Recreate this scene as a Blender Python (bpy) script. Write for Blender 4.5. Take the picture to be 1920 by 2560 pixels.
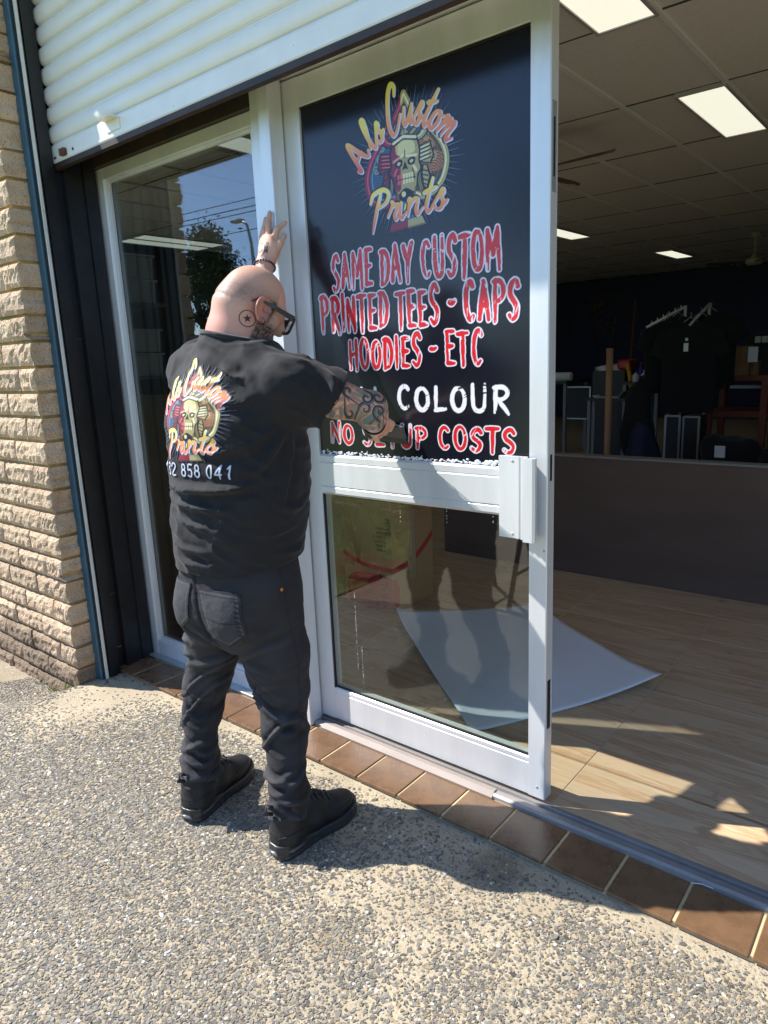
import bpy, bmesh, math, random
import numpy as np
from mathutils import Vector, Matrix
from mathutils.bvhtree import BVHTree
random.seed(7); rng = np.random.default_rng(7)
sc = bpy.context.scene
for o in list(bpy.data.objects): bpy.data.objects.remove(o)
col = sc.collection
# ------------------------------------------------------------------ camera
cam_d = bpy.data.cameras.new('camera'); cam = bpy.data.objects.new('camera', cam_d); col.objects.link(cam)
sc.camera = cam
yaw, pitch, roll = -0.69246862, -0.21683883, 0.04258239
fw = Vector((math.sin(yaw)*math.cos(pitch), math.cos(yaw)*math.cos(pitch), math.sin(pitch)))
rt = Vector((math.cos(yaw), -math.sin(yaw), 0)); dn = fw.cross(rt)
r2 = rt*math.cos(roll)+dn*math.sin(roll); d2 = dn*math.cos(roll)-rt*math.sin(roll)
M = Matrix((r2, -d2, -fw)).transposed().to_4x4(); M.translation = Vector((0, -1.887, 1.5))
cam.matrix_world = M
cam_d.sensor_fit = 'VERTICAL'; cam_d.sensor_height = 36; cam_d.lens = 1737.02/2560*36
cam_d.clip_start = 0.05; cam_d.clip_end = 500
sc.render.resolution_x, sc.render.resolution_y = 768, 1024
# ------------------------------------------------------------------ light
SUN_AZ, SUN_EL = math.radians(25.5), math.radians(46)      # direction the light travels, from +X towards +Y
ld = Vector((math.cos(SUN_EL)*math.cos(SUN_AZ), math.cos(SUN_EL)*math.sin(SUN_AZ), -math.sin(SUN_EL)))
sun_d = bpy.data.lights.new('sun', 'SUN'); sun_d.energy = 3.9; sun_d.angle = math.radians(0.5); sun_d.color = (1, 0.955, 0.885)
sun = bpy.data.objects.new('sun', sun_d); col.objects.link(sun); sun.rotation_euler = ld.to_track_quat('-Z', 'Y').to_euler()
w = bpy.data.worlds.new('World'); sc.world = w; w.use_nodes = True
wn = w.node_tree; sky = wn.nodes.new('ShaderNodeTexSky'); sky.sky_type = 'NISHITA'; sky.sun_disc = False
sky.sun_elevation = SUN_EL; sky.sun_rotation = math.atan2(-ld.x, -ld.y); sky.air_density = 0.85; sky.dust_density = 0.0; sky.ozone_density = 4.0; sky.altitude = 1200
wn.links.new(sky.outputs[0], wn.nodes['Background'].inputs[0]); wn.nodes['Background'].inputs[1].default_value = 0.15
vs = sc.view_settings; vs.view_transform = 'Standard'; vs.look = 'None'; vs.exposure = 1.22; vs.gamma = 1; vs.use_curve_mapping = False
# ------------------------------------------------------------------ helpers
def lin(c):
    return tuple((v/12.92 if v <= .04045 else ((v+.055)/1.055)**2.4) for v in c)
def rgb(r, g, b): return lin((r/255, g/255, b/255))
MATS = {}
def mat(name, base, rough=.5, metal=0, spec=.5, var=0, vscale=6, bump=0, bscale=60, bdetail=4, bdist=.004, base2=None, stretch=(1,1,1), rvar=0, emit=None, estr=1, coat=0, attr=None, speck=None, sheen=0, coord='Object'):
    m = bpy.data.materials.new(name); m.use_nodes = True; MATS[name] = m
    nt = m.node_tree; N = nt.nodes; L = nt.links; b = N['Principled BSDF']
    b.inputs['Roughness'].default_value = rough; b.inputs['Metallic'].default_value = metal
    b.inputs['Specular IOR Level'].default_value = spec; b.inputs['Coat Weight'].default_value = coat
    b.inputs['Base Color'].default_value = (*base, 1)
    if sheen: b.inputs['Sheen Weight'].default_value = sheen
    tc = N.new('ShaderNodeTexCoord'); mp = N.new('ShaderNodeMapping'); mp.inputs['Scale'].default_value = stretch
    L.new(tc.outputs['Object'] if coord == 'Object' else N.new('ShaderNodeNewGeometry').outputs['Position'], mp.inputs[0])
    last = None
    if attr:
        a = N.new('ShaderNodeAttribute'); a.attribute_name = attr; last = a.outputs['Color']
        L.new(last, b.inputs['Base Color'])
    if var or base2:
        n = N.new('ShaderNodeTexNoise'); n.inputs['Scale'].default_value = vscale; n.inputs['Detail'].default_value = 6; n.inputs['Roughness'].default_value = .65
        L.new(mp.outputs[0], n.inputs['Vector'])
        r = N.new('ShaderNodeValToRGB'); L.new(n.outputs[0], r.inputs[0])
        lo, hi = (base, base2) if base2 else (tuple(c*(1-var) for c in base), tuple(min(1, c*(1+var)) for c in base))
        r.color_ramp.elements[0].position = .32; r.color_ramp.elements[0].color = (*lo, 1)
        r.color_ramp.elements[1].position = .68; r.color_ramp.elements[1].color = (*hi, 1)
        if attr:
            mx = N.new('ShaderNodeMix'); mx.data_type = 'RGBA'; mx.blend_type = 'MULTIPLY'; mx.inputs[0].default_value = 1
            L.new(last, mx.inputs[6]); L.new(r.outputs[0], mx.inputs[7]); last = mx.outputs[2]
        else: last = r.outputs[0]
        L.new(last, b.inputs['Base Color'])
        if rvar:
            mr = N.new('ShaderNodeMapRange'); mr.inputs[3].default_value = rough-rvar; mr.inputs[4].default_value = rough+rvar
            L.new(n.outputs[0], mr.inputs[0]); L.new(mr.outputs[0], b.inputs['Roughness'])
    if speck:                                               # (colour, scale, threshold): chips, grime spots
        v = N.new('ShaderNodeTexNoise'); v.inputs['Scale'].default_value = speck[1]; v.inputs['Detail'].default_value = 5; v.inputs['Roughness'].default_value = .7
        L.new(mp.outputs[0], v.inputs['Vector'])
        r = N.new('ShaderNodeValToRGB'); r.color_ramp.elements[0].position = speck[2]; r.color_ramp.elements[1].position = speck[2]+.04
        r.color_ramp.elements[0].color = (0,0,0,1); r.color_ramp.elements[1].color = (1,1,1,1); L.new(v.outputs[0], r.inputs[0])
        mx = N.new('ShaderNodeMix'); mx.data_type = 'RGBA'; L.new(r.outputs[0], mx.inputs[0]); mx.inputs[7].default_value = (*speck[0], 1)
        if last is not None: L.new(last, mx.inputs[6])
        else: mx.inputs[6].default_value = (*base, 1)
        L.new(mx.outputs[2], b.inputs['Base Color'])
    if bump:
        n = N.new('ShaderNodeTexNoise'); n.inputs['Scale'].default_value = bscale; n.inputs['Detail'].default_value = bdetail; n.inputs['Roughness'].default_value = .6
        L.new(mp.outputs[0], n.inputs['Vector'])
        bp = N.new('ShaderNodeBump'); bp.inputs['Strength'].default_value = bump; bp.inputs['Distance'].default_value = bdist
        L.new(n.outputs[0], bp.inputs['Height']); L.new(bp.outputs[0], b.inputs['Normal'])
    if emit:
        b.inputs['Emission Color'].default_value = (*emit, 1); b.inputs['Emission Strength'].default_value = estr
    return m
def glass_mat(name, f0=.04, tint=(.93,.97,.95), rough=0.0):
    m = bpy.data.materials.new(name); m.use_nodes = True; MATS[name] = m
    nt = m.node_tree; N = nt.nodes; L = nt.links; N.remove(N['Principled BSDF']); out = N['Material Output']
    g = N.new('ShaderNodeBsdfGlossy'); g.inputs['Roughness'].default_value = rough
    t = N.new('ShaderNodeBsdfTransparent'); t.inputs[0].default_value = (*tint, 1)
    lw = N.new('ShaderNodeLayerWeight'); lw.inputs[0].default_value = .5
    p = N.new('ShaderNodeMath'); p.operation = 'POWER'; p.inputs[1].default_value = 5; L.new(lw.outputs['Facing'], p.inputs[0])
    ma = N.new('ShaderNodeMath'); ma.operation = 'MULTIPLY_ADD'; ma.inputs[1].default_value = 1-f0; ma.inputs[2].default_value = f0; L.new(p.outputs[0], ma.inputs[0])
    mx = N.new('ShaderNodeMixShader'); L.new(ma.outputs[0], mx.inputs[0]); L.new(t.outputs[0], mx.inputs[1]); L.new(g.outputs[0], mx.inputs[2])
    L.new(mx.outputs[0], out.inputs[0]); return m
def tag(o, label=None, cat=None, group=None, kind=None):
    if label: o['label'] = label
    if cat: o['category'] = cat
    if group: o['group'] = group
    if kind: o['kind'] = kind
    return o
def empty(name, loc=(0,0,0), label=None, cat=None, group=None):
    o = bpy.data.objects.new(name, None); col.objects.link(o); o.location = loc; o.empty_display_size = .1
    return tag(o, label, cat, group)
def link(name, me, m, parent=None, smooth=False):
    o = bpy.data.objects.new(name, me); col.objects.link(o)
    if m is not None:
        for mm in (m if isinstance(m, (list, tuple)) else [m]): me.materials.append(MATS[mm] if isinstance(mm, str) else mm)
    if parent is not None:
        o.parent = parent; o.matrix_parent_inverse = world_of(parent).inverted()
    if smooth: me.polygons.foreach_set('use_smooth', [True]*len(me.polygons))
    return o
def world_of(p):
    if p.parent is None: return p.matrix_basis.copy()
    return world_of(p.parent) @ p.matrix_parent_inverse @ p.matrix_basis
def pyd(name, V, F, m, parent=None, smooth=False):
    me = bpy.data.meshes.new(name); me.from_pydata([tuple(v) for v in V], [], [tuple(f) for f in F]); me.update()
    return link(name, me, m, parent, smooth)
def bmobj(name, bm, m, parent=None, smooth=False):
    bmesh.ops.recalc_face_normals(bm, faces=bm.faces)
    me = bpy.data.meshes.new(name); bm.to_mesh(me); bm.free(); return link(name, me, m, parent, smooth)
def addbox(bm, x0, x1, y0, y1, z0, z1, bev=0, seg=1):
    r = bmesh.ops.create_cube(bm, size=1); vs_ = r['verts']
    for v in vs_:
        v.co = Vector(((x0+x1)/2+v.co.x*(x1-x0), (y0+y1)/2+v.co.y*(y1-y0), (z0+z1)/2+v.co.z*(z1-z0)))
    if bev:
        es = list({e for v in vs_ for e in v.link_edges})
        bmesh.ops.bevel(bm, geom=es, offset=bev, segments=seg, affect='EDGES', profile=.5)
def box(name, x0, x1, y0, y1, z0, z1, m, parent=None, bev=0, seg=1):
    bm = bmesh.new(); addbox(bm, x0, x1, y0, y1, z0, z1, bev, seg); return bmobj(name, bm, m, parent)
def boxes(name, L, m, parent=None, bev=0):
    bm = bmesh.new()
    for b in L: addbox(bm, *b, bev=bev)
    return bmobj(name, bm, m, parent)
def tube_vf(P, R, n=10, cap=True):
    P = [Vector(p) for p in P]; R = R if isinstance(R, (list, tuple)) else [R]*len(P)
    V = []; F = []; up = None
    for i, p in enumerate(P):
        t = (P[min(i+1, len(P)-1)]-P[max(i-1, 0)]).normalized()
        if up is None:
            up = Vector((0,0,1)) if abs(t.z) < .9 else Vector((1,0,0))
        s = t.cross(up).normalized(); up = s.cross(t).normalized()
        for k in range(n):
            a = 2*math.pi*k/n; V.append(p+R[i]*(s*math.cos(a)+up*math.sin(a)))
    for i in range(len(P)-1):
        for k in range(n):
            F.append((i*n+k, i*n+(k+1) % n, (i+1)*n+(k+1) % n, (i+1)*n+k))
    if cap:
        F.append(tuple(range(n))[::-1]); F.append(tuple(range((len(P)-1)*n, len(P)*n)))
    return V, F
def tube(name, P, R, m, parent=None, n=10, smooth=True): return pyd(name, *tube_vf(P, R, n), m, parent, smooth)
def tubes(name, L, m, parent=None, n=8, smooth=True):
    V = []; F = []
    for P, R in L:
        v, f = tube_vf(P, R, n); k = len(V); V += v; F += [tuple(i+k for i in q) for q in f]
    return pyd(name, V, F, m, parent, smooth)
def lathe(name, prof, c, m, parent=None, n=24, smooth=True):
    V = []; F = []
    for r, z in prof:
        for k in range(n): V.append((c[0]+r*math.cos(2*math.pi*k/n), c[1]+r*math.sin(2*math.pi*k/n), c[2]+z))
    for i in range(len(prof)-1):
        for k in range(n): F.append((i*n+k, i*n+(k+1) % n, (i+1)*n+(k+1) % n, (i+1)*n+k))
    F.append(tuple(range(n))[::-1]); F.append(tuple(range((len(prof)-1)*n, len(prof)*n)))
    return pyd(name, V, F, m, parent, smooth)
def prism(name, prof, axis, a0, a1, m, parent=None, smooth=False):
    """extrude a 2-D profile (list of (u,v)) along axis 'x' (u=y, v=z), 'y' (u=x, v=z) or 'z' (u=x, v=y)"""
    mk = {'x': lambda a, u, v: (a, u, v), 'y': lambda a, u, v: (u, a, v), 'z': lambda a, u, v: (u, v, a)}[axis]
    n = len(prof); V = [mk(a0, *p) for p in prof]+[mk(a1, *p) for p in prof]
    F = [(i, (i+1) % n, n+(i+1) % n, n+i) for i in range(n)]+[tuple(range(n))[::-1], tuple(range(n, 2*n))]
    bm = bmesh.new(); vv = [bm.verts.new(v) for v in V]
    for f in F: bm.faces.new([vv[i] for i in f])
    return bmobj(name, bm, m, parent, smooth)
def npmesh(name, V, Q, m, parent=None, smooth=True, colors=None):
    """fast mesh from numpy: V (n,3), Q (k,4) or (k,3) faces, optional per-vertex colour (linear)"""
    V = np.asarray(V, np.float32); Q = np.asarray(Q, np.int32); k = Q.shape[1]
    me = bpy.data.meshes.new(name); me.vertices.add(len(V)); me.vertices.foreach_set('co', V.ravel())
    me.loops.add(Q.size); me.loops.foreach_set('vertex_index', Q.ravel())
    me.polygons.add(len(Q)); me.polygons.foreach_set('loop_start', np.arange(0, Q.size, k, dtype=np.int32))
    me.polygons.foreach_set('loop_total', np.full(len(Q), k, np.int32))
    me.polygons.foreach_set('use_smooth', np.full(len(Q), smooth, bool))
    me.update(calc_edges=True)
    if colors is not None:
        ca = me.color_attributes.new('Col', 'FLOAT_COLOR', 'POINT')
        ca.data.foreach_set('color', np.hstack([colors, np.ones((len(V), 1))]).astype(np.float32).ravel())
    return link(name, me, m, parent)
# ------------------------------------------------------------------ materials
mat('alu', (.72,.73,.73), .38, .3, var=.09, vscale=5, bump=.05, bscale=300, stretch=(1,1,.15), rvar=.1, speck=((.36,.35,.33), 46, .695))
mat('alu_dull', (.42,.43,.43), .42, .5, var=.12, vscale=9)
mat('track_alu', (.27,.25,.24), .5, .15, var=.25, vscale=14, stretch=(.3,1,1))
mat('rubber', (.012,.012,.013), .55)
mat('black_paint', (.010,.010,.012), .32, var=.4, vscale=14, bump=.15, bscale=40, speck=((.06,.06,.065), 90, .71))
mat('blue_paint', rgb(52,88,106), .45, var=.16, vscale=10, bump=.2, bscale=30, speck=(rgb(120,140,145), 55, .69))
mat('white_trim', (.62,.62,.58), .5, var=.1, speck=((.12,.12,.12), 50, .66))
mat('cream_metal', (.80,.77,.70), .36, var=.05, vscale=3, bump=.04, bscale=60, speck=((.40,.34,.24), 42, .71))
mat('shutter_bar', (.80,.78,.73), .38, var=.05, vscale=6, speck=((.30,.23,.16), 48, .68))
mat('rust', rgb(120,72,40), .8, base2=rgb(60,40,30), vscale=60, bump=.4, bscale=150)
mat('dark_rust', (.016,.014,.014), .6, base2=(.05,.026,.016), vscale=9)
mat('mortar', rgb(184,154,98), .9, var=.2, vscale=40, bump=.5, bscale=150, bdist=.003)
def brick_mat():
    m = mat('brick', rgb(196,166,134), .92, base2=rgb(222,196,166), vscale=14, bump=1.0, bscale=100, bdetail=9, bdist=.014, coord='Position', speck=(rgb(104,82,62), 120, .60))
    nt = m.node_tree; N = nt.nodes; L = nt.links; b = N['Principled BSDF']; src = b.inputs['Base Color'].links[0].from_socket
    oi = N.new('ShaderNodeObjectInfo'); hs = N.new('ShaderNodeHueSaturation'); mr = N.new('ShaderNodeMapRange')
    mr.inputs[3].default_value = .78; mr.inputs[4].default_value = 1.12; L.new(oi.outputs['Random'], mr.inputs[0])
    L.new(mr.outputs[0], hs.inputs['Value']); L.new(src, hs.inputs['Color'])
    # damp stain on the lowest courses, ragged edge
    tc = N.new('ShaderNodeNewGeometry'); sp = N.new('ShaderNodeSeparateXYZ'); L.new(tc.outputs['Position'], sp.inputs[0])
    n = N.new('ShaderNodeTexNoise'); n.inputs['Scale'].default_value = 5; n.inputs['Detail'].default_value = 6; L.new(tc.outputs['Position'], n.inputs['Vector'])
    ad = N.new('ShaderNodeMath'); ad.operation = 'MULTIPLY_ADD'; ad.inputs[1].default_value = -.55; L.new(n.outputs[0], ad.inputs[0]); L.new(sp.outputs[2], ad.inputs[2])
    rp = N.new('ShaderNodeMapRange'); rp.inputs[1].default_value = -.02; rp.inputs[2].default_value = -.2; rp.inputs[3].default_value = 0; rp.inputs[4].default_value = .7; L.new(ad.outputs[0], rp.inputs[0])
    mx = N.new('ShaderNodeMix'); mx.data_type = 'RGBA'; L.new(rp.outputs[0], mx.inputs[0]); L.new(hs.outputs[0], mx.inputs[6]); mx.inputs[7].default_value = (*rgb(84,72,58), 1)
    L.new(mx.outputs[2], b.inputs['Base Color'])
brick_mat()
mat('step_tile', rgb(98,74,54), .28, base2=rgb(122,93,68), vscale=12, bump=.12, bscale=120, rvar=.12, speck=(rgb(176,160,146), 70, .73))
mat('step_grout', rgb(196,176,136), .9, var=.12, vscale=30, bump=.3, bscale=200)
mat('concrete', rgb(176,160,130), .9, var=.15, vscale=10, bump=.4, bscale=160)
mat('sill_red', rgb(140,128,120), .6, var=.15, vscale=12, stretch=(.3,1,1))
mat('navy_wall', (.026,.031,.085), .7, var=.15)
mat('wall_dark', (.06,.06,.065), .8)
mat('wall_white', (.5,.5,.48), .8, var=.05)
mat('ceiling_tile', (.74,.71,.66), .9, var=.05, vscale=30, bump=.15, bscale=300, speck=((.50,.48,.44), 160, .63))
mat('t_bar', (.85,.84,.82), .4)
mat('light_panel', (.8,.8,.7), .4, emit=(1,.98,.80), estr=.38)
mat('light_frame', (.42,.43,.42), .45)
mat('fan', (.45,.42,.36), .5); mat('fan_blade', rgb(96,80,66), .5, var=.15, vscale=20, stretch=(1,6,1))
mat('counter', rgb(94,74,64), .75, var=.18, vscale=4, bump=.05, bscale=200, stretch=(.3,1,1), speck=((.012,.01,.01), 9, .74))
mat('counter_cap', (.22,.21,.20), .5)
mat('paper', (.90,.91,.93), .5, var=.015)
mat('kraft', rgb(196,148,100), .85, var=.07, vscale=16, stretch=(8,8,1))
mat('kraft_in', rgb(150,108,72), .85)
mat('red_ink', rgb(206,44,44), .7); mat('black_ink', (.02,.02,.02), .7); mat('tape', rgb(196,156,112), .3)
mat('tub', (.55,.55,.53), .45, var=.04); mat('shelf_metal', (.22,.22,.23), .5)
mat('black_cloth', (.006,.006,.007), .9, sheen=.1); mat('white_plastic', (.7,.7,.7), .4)
mat('timber', rgb(124,60,38), .55, var=.25, vscale=6, stretch=(1,12,12))
mat('bag_paper', rgb(140,104,72), .85, var=.1, vscale=8); mat('silver', (.42,.43,.45), .35, .7)
mat('tube_card', rgb(176,134,96), .8, var=.08); mat('yellow_p', rgb(220,160,20), .4); mat('red_p', rgb(176,24,28), .4)
mat('blue_p', rgb(40,60,150), .5); mat('green_p', rgb(90,170,50), .5); mat('dark_plastic', (.02,.021,.023), .5); mat('navy_cloth', (.014,.016,.05), .8)
mat('line_red', rgb(110,40,34), .6); mat('line_blue', rgb(30,70,120), .6); mat('line_tan', rgb(130,90,50), .6)
glass_mat('glass', .06, (.90,.94,.92)); glass_mat('glass_win', .13, (.60,.66,.68))
# ================================================================== SETTING
Z_IN = .03
# ---- pavement: one sheet with a soft lip to the brick wall, aggregate set in it as real stones
def ground_z(x, y):
    z = 0.0
    d = max(0.0, min(1.0, (-3.17-x)/.25)); z -= .10*d*d*(3-2*d)*max(0, min(1, (y+.85)/.35))      # dip at the foot of the brick wall
    return z
def hill_z(x, y):
    t = max(0.0, min(1.0, (-y-5.5)/18)); return 3.1*t*t*(3-2*t)
def pave_mat():
    m = bpy.data.materials.new('pavement'); m.use_nodes = True; MATS['pavement'] = m
    nt = m.node_tree; N = nt.nodes; L = nt.links; b = N['Principled BSDF']; b.inputs['Roughness'].default_value = .9; b.inputs['Specular IOR Level'].default_value = .25
    g = N.new('ShaderNodeNewGeometry')
    def noise(sc_, det=5, ro=.6):
        n = N.new('ShaderNodeTexNoise'); n.inputs['Scale'].default_value = sc_; n.inputs['Detail'].default_value = det; n.inputs['Roughness'].default_value = ro; L.new(g.outputs['Position'], n.inputs['Vector']); return n
    def ramp(s_, a, ca, bb, cb):
        r = N.new('ShaderNodeValToRGB'); r.color_ramp.elements[0].position = a; r.color_ramp.elements[0].color = (*ca, 1); r.color_ramp.elements[1].position = bb; r.color_ramp.elements[1].color = (*cb, 1); L.new(s_, r.inputs[0]); return r
    base = ramp(noise(3.2).outputs[0], .3, rgb(168,154,130), .7, rgb(195,181,154))
    fine = ramp(noise(140, 3).outputs[0], .35, (.72,.72,.72), .65, (1,1,1))
    mu = N.new('ShaderNodeMix'); mu.data_type = 'RGBA'; mu.blend_type = 'MULTIPLY'; mu.inputs[0].default_value = 1; L.new(base.outputs[0], mu.inputs[6]); L.new(fine.outputs[0], mu.inputs[7])
    v = N.new('ShaderNodeTexVoronoi'); v.inputs['Scale'].default_value = 115; L.new(g.outputs['Position'], v.inputs['Vector'])
    st = ramp(v.outputs['Distance'], .30, (1,1,1), .42, (0,0,0))
    cov = ramp(noise(2.1, 3).outputs[0], .42, (.1,.1,.1), .62, (.75,.75,.75))
    ml = N.new('ShaderNodeMath'); ml.operation = 'MULTIPLY'; L.new(st.outputs[0], ml.inputs[0]); L.new(cov.outputs[0], ml.inputs[1])
    mx = N.new('ShaderNodeMix'); mx.data_type = 'RGBA'; L.new(ml.outputs[0], mx.inputs[0]); L.new(mu.outputs[2], mx.inputs[6]); mx.inputs[7].default_value = (*rgb(118,116,112), 1)
    # wet / mossy patches
    wet = None; col_s = mx.outputs[2]
    for (wx, wy, r_, c_) in ((-.93,-.33,.075,rgb(92,76,48)), (-1.13,-.79,.07,rgb(120,100,58))):
        vm = N.new('ShaderNodeVectorMath'); vm.operation = 'DISTANCE'; L.new(g.outputs['Position'], vm.inputs[0]); vm.inputs[1].default_value = (wx, wy, 0)
        nn = noise(24, 4); ma = N.new('ShaderNodeMath'); ma.operation = 'MULTIPLY_ADD'; ma.inputs[1].default_value = .09; L.new(nn.outputs[0], ma.inputs[0]); L.new(vm.outputs['Value'], ma.inputs[2])
        rr = ramp(ma.outputs[0], r_+.02, (.45,.45,.45), r_+.07, (0,0,0))
        m2 = N.new('ShaderNodeMix'); m2.data_type = 'RGBA'; L.new(rr.outputs[0], m2.inputs[0]); L.new(col_s, m2.inputs[6]); m2.inputs[7].default_value = (*c_, 1); col_s = m2.outputs[2]
    L.new(col_s, b.inputs['Base Color'])
    bp = N.new('ShaderNodeBump'); bp.inputs['Strength'].default_value = .7; bp.inputs['Distance'].default_value = .003
    ad = N.new('ShaderNodeMath'); ad.operation = 'MULTIPLY_ADD'; ad.inputs[1].default_value = .6; L.new(noise(170, 4).outputs[0], ad.inputs[0]); L.new(ml.outputs[0], ad.inputs[2])
    L.new(ad.outputs[0], bp.inputs['Height']); L.new(bp.outputs[0], b.inputs['Normal'])
pave_mat()
def grid_sheet(name, xs, ys, zf, m, kind='structure'):
    V = [(x, y, zf(x, y)) for y in ys for x in xs]; n = len(xs)
    F = [(j*n+i, j*n+i+1, (j+1)*n+i+1, (j+1)*n+i) for j in range(len(ys)-1) for i in range(n-1)]
    return tag(pyd(name, V, F, m, None, True), kind=kind)
xs = [-9+.5*i for i in range(10)]+[-4+.05*i for i in range(30)]+[-2.5+.25*i for i in range(35)]
ys = [-3.4+.1*i for i in range(37)]
ys = [y for y in ys if y < .03]+[.02]
pv = grid_sheet('pavement', xs, ys, ground_z, 'pavement')
mat('grass', rgb(96,122,48), .9, base2=rgb(140,150,70), vscale=3, bump=.6, bscale=60, bdist=.03)
mat('asphalt', (.05,.05,.052), .85, var=.2, vscale=20)
grid_sheet('ground', [-300,-120,-60]+[-40+2*i for i in range(36)]+[40,80,150,300], [-300,-120,-60]+[-40+1.5*i for i in range(25)]+[-3.4], lambda x, y: hill_z(x, y)-.004, 'grass')
tag(box('kerb', -60, 40, -3.46, -3.34, -.12, .012, 'concrete', None, .01), kind='structure')
# stones of the exposed aggregate
def vnoise(x, y, f, seed):
    r = np.random.default_rng(seed); T = r.random((64, 64)); x = x*f; y = y*f
    i = np.floor(x).astype(int); j = np.floor(y).astype(int); u = x-i; v = y-j; u = u*u*(3-2*u); v = v*v*(3-2*v)
    g = lambda a, b: T[a % 64, b % 64]
    return (g(i,j)*(1-u)+g(i+1,j)*u)*(1-v)+(g(i,j+1)*(1-u)+g(i+1,j+1)*u)*v
def make_stones():
    n = 230000; x = rng.uniform(-3.75, .55, n); y = rng.uniform(-1.62, -.245, n)
    dx, dy = x, y+1.887; dep = -.639*dx+.769*dy; lat = .769*dx+.639*dy
    ok = (dep > .5) & (np.abs(lat) < dep*.70+.15)
    cov = .45*vnoise(x, y, 1.7, 1)+.3*vnoise(x, y, 5, 2)+.25*vnoise(x, y, 16, 3)
    p = np.clip((cov-.22)/.26, .30, 1); p *= np.clip((-.25-y)/.12, .12, 1)             # bare cement near the tile edge
    d = np.hypot(x+3.0, y+.45); p *= np.clip((d-.12)/.45, .05, 1)                      # worn cement lip by the blue post
    ok &= rng.random(n) < p*np.clip(1.75/np.maximum(dep, .3)**.75, .3, 1.0)*.80
    ok &= ~((x < -3.18) & (y > -.44))
    x, y = x[ok], y[ok]; n = len(x); dep = dep[ok]
    z = np.array([ground_z(a, b) for a, b in zip(x, y)])
    k = 6; a = rng.uniform(0, 6.283, n); L_ = rng.gamma(7, .00053, n)*(1+.25*(dep > 2))+.0015; W_ = L_*rng.uniform(.5, .95, n); H_ = rng.uniform(.0006, .0024, n)
    big = rng.random(n) < .04; L_[big] *= 1.45; W_[big] *= 1.4
    tx, ty = rng.normal(0, .13, n), rng.normal(0, .13, n)
    V = np.zeros((n, 2*k, 3)); th = np.arange(k)*2*np.pi/k
    jit = rng.uniform(.72, 1.22, (n, k))
    for lev, (s_, h) in enumerate(((1.0, -.6), (.80, 1.0))):
        u = np.cos(th)*L_[:, None]*jit*s_; v = np.sin(th)*W_[:, None]*jit*s_
        X = u*np.cos(a)[:, None]-v*np.sin(a)[:, None]; Y = u*np.sin(a)[:, None]+v*np.cos(a)[:, None]
        V[:, lev*k:(lev+1)*k, 0] = x[:, None]+X; V[:, lev*k:(lev+1)*k, 1] = y[:, None]+Y
        V[:, lev*k:(lev+1)*k, 2] = z[:, None]+(H_*h)[:, None]+(X*tx[:, None]+Y*ty[:, None])*(lev == 1)
    base = (np.arange(n)*2*k)[:, None]; q = []
    for i in range(k): q.append(np.stack([i+0*base, (i+1) % k+0*base, k+(i+1) % k+0*base, k+i+0*base], 2)[:, 0]+base)
    q.append(np.array([[k, k+1, k+2, k+3]])+base); q.append(np.array([[k, k+3, k+4, k+5]])+base)
    Q = np.concatenate(q)
    t = rng.random((n, 1)); c = np.array(rgb(88,85,79))*(1-t)+np.array(rgb(138,133,123))*t
    warm = rng.random(n) < .22; c[warm] = np.array(rgb(158,142,116)); pale = rng.random(n) < .03; c[pale] = np.array(rgb(205,200,190))
    c *= rng.uniform(.75, 1.15, (n, 1))
    mat('stone', (.2,.2,.2), .62, attr='Col', bump=.1, bscale=400)
    o = npmesh('aggregate_stones', V.reshape(-1, 3), Q, 'stone', None, False, np.repeat(c, 2*k, 0))
    tag(o, 'small grey aggregate stones set in the sunlit pavement', 'stones', kind='stuff'); return n
print('stones', make_stones())
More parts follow.
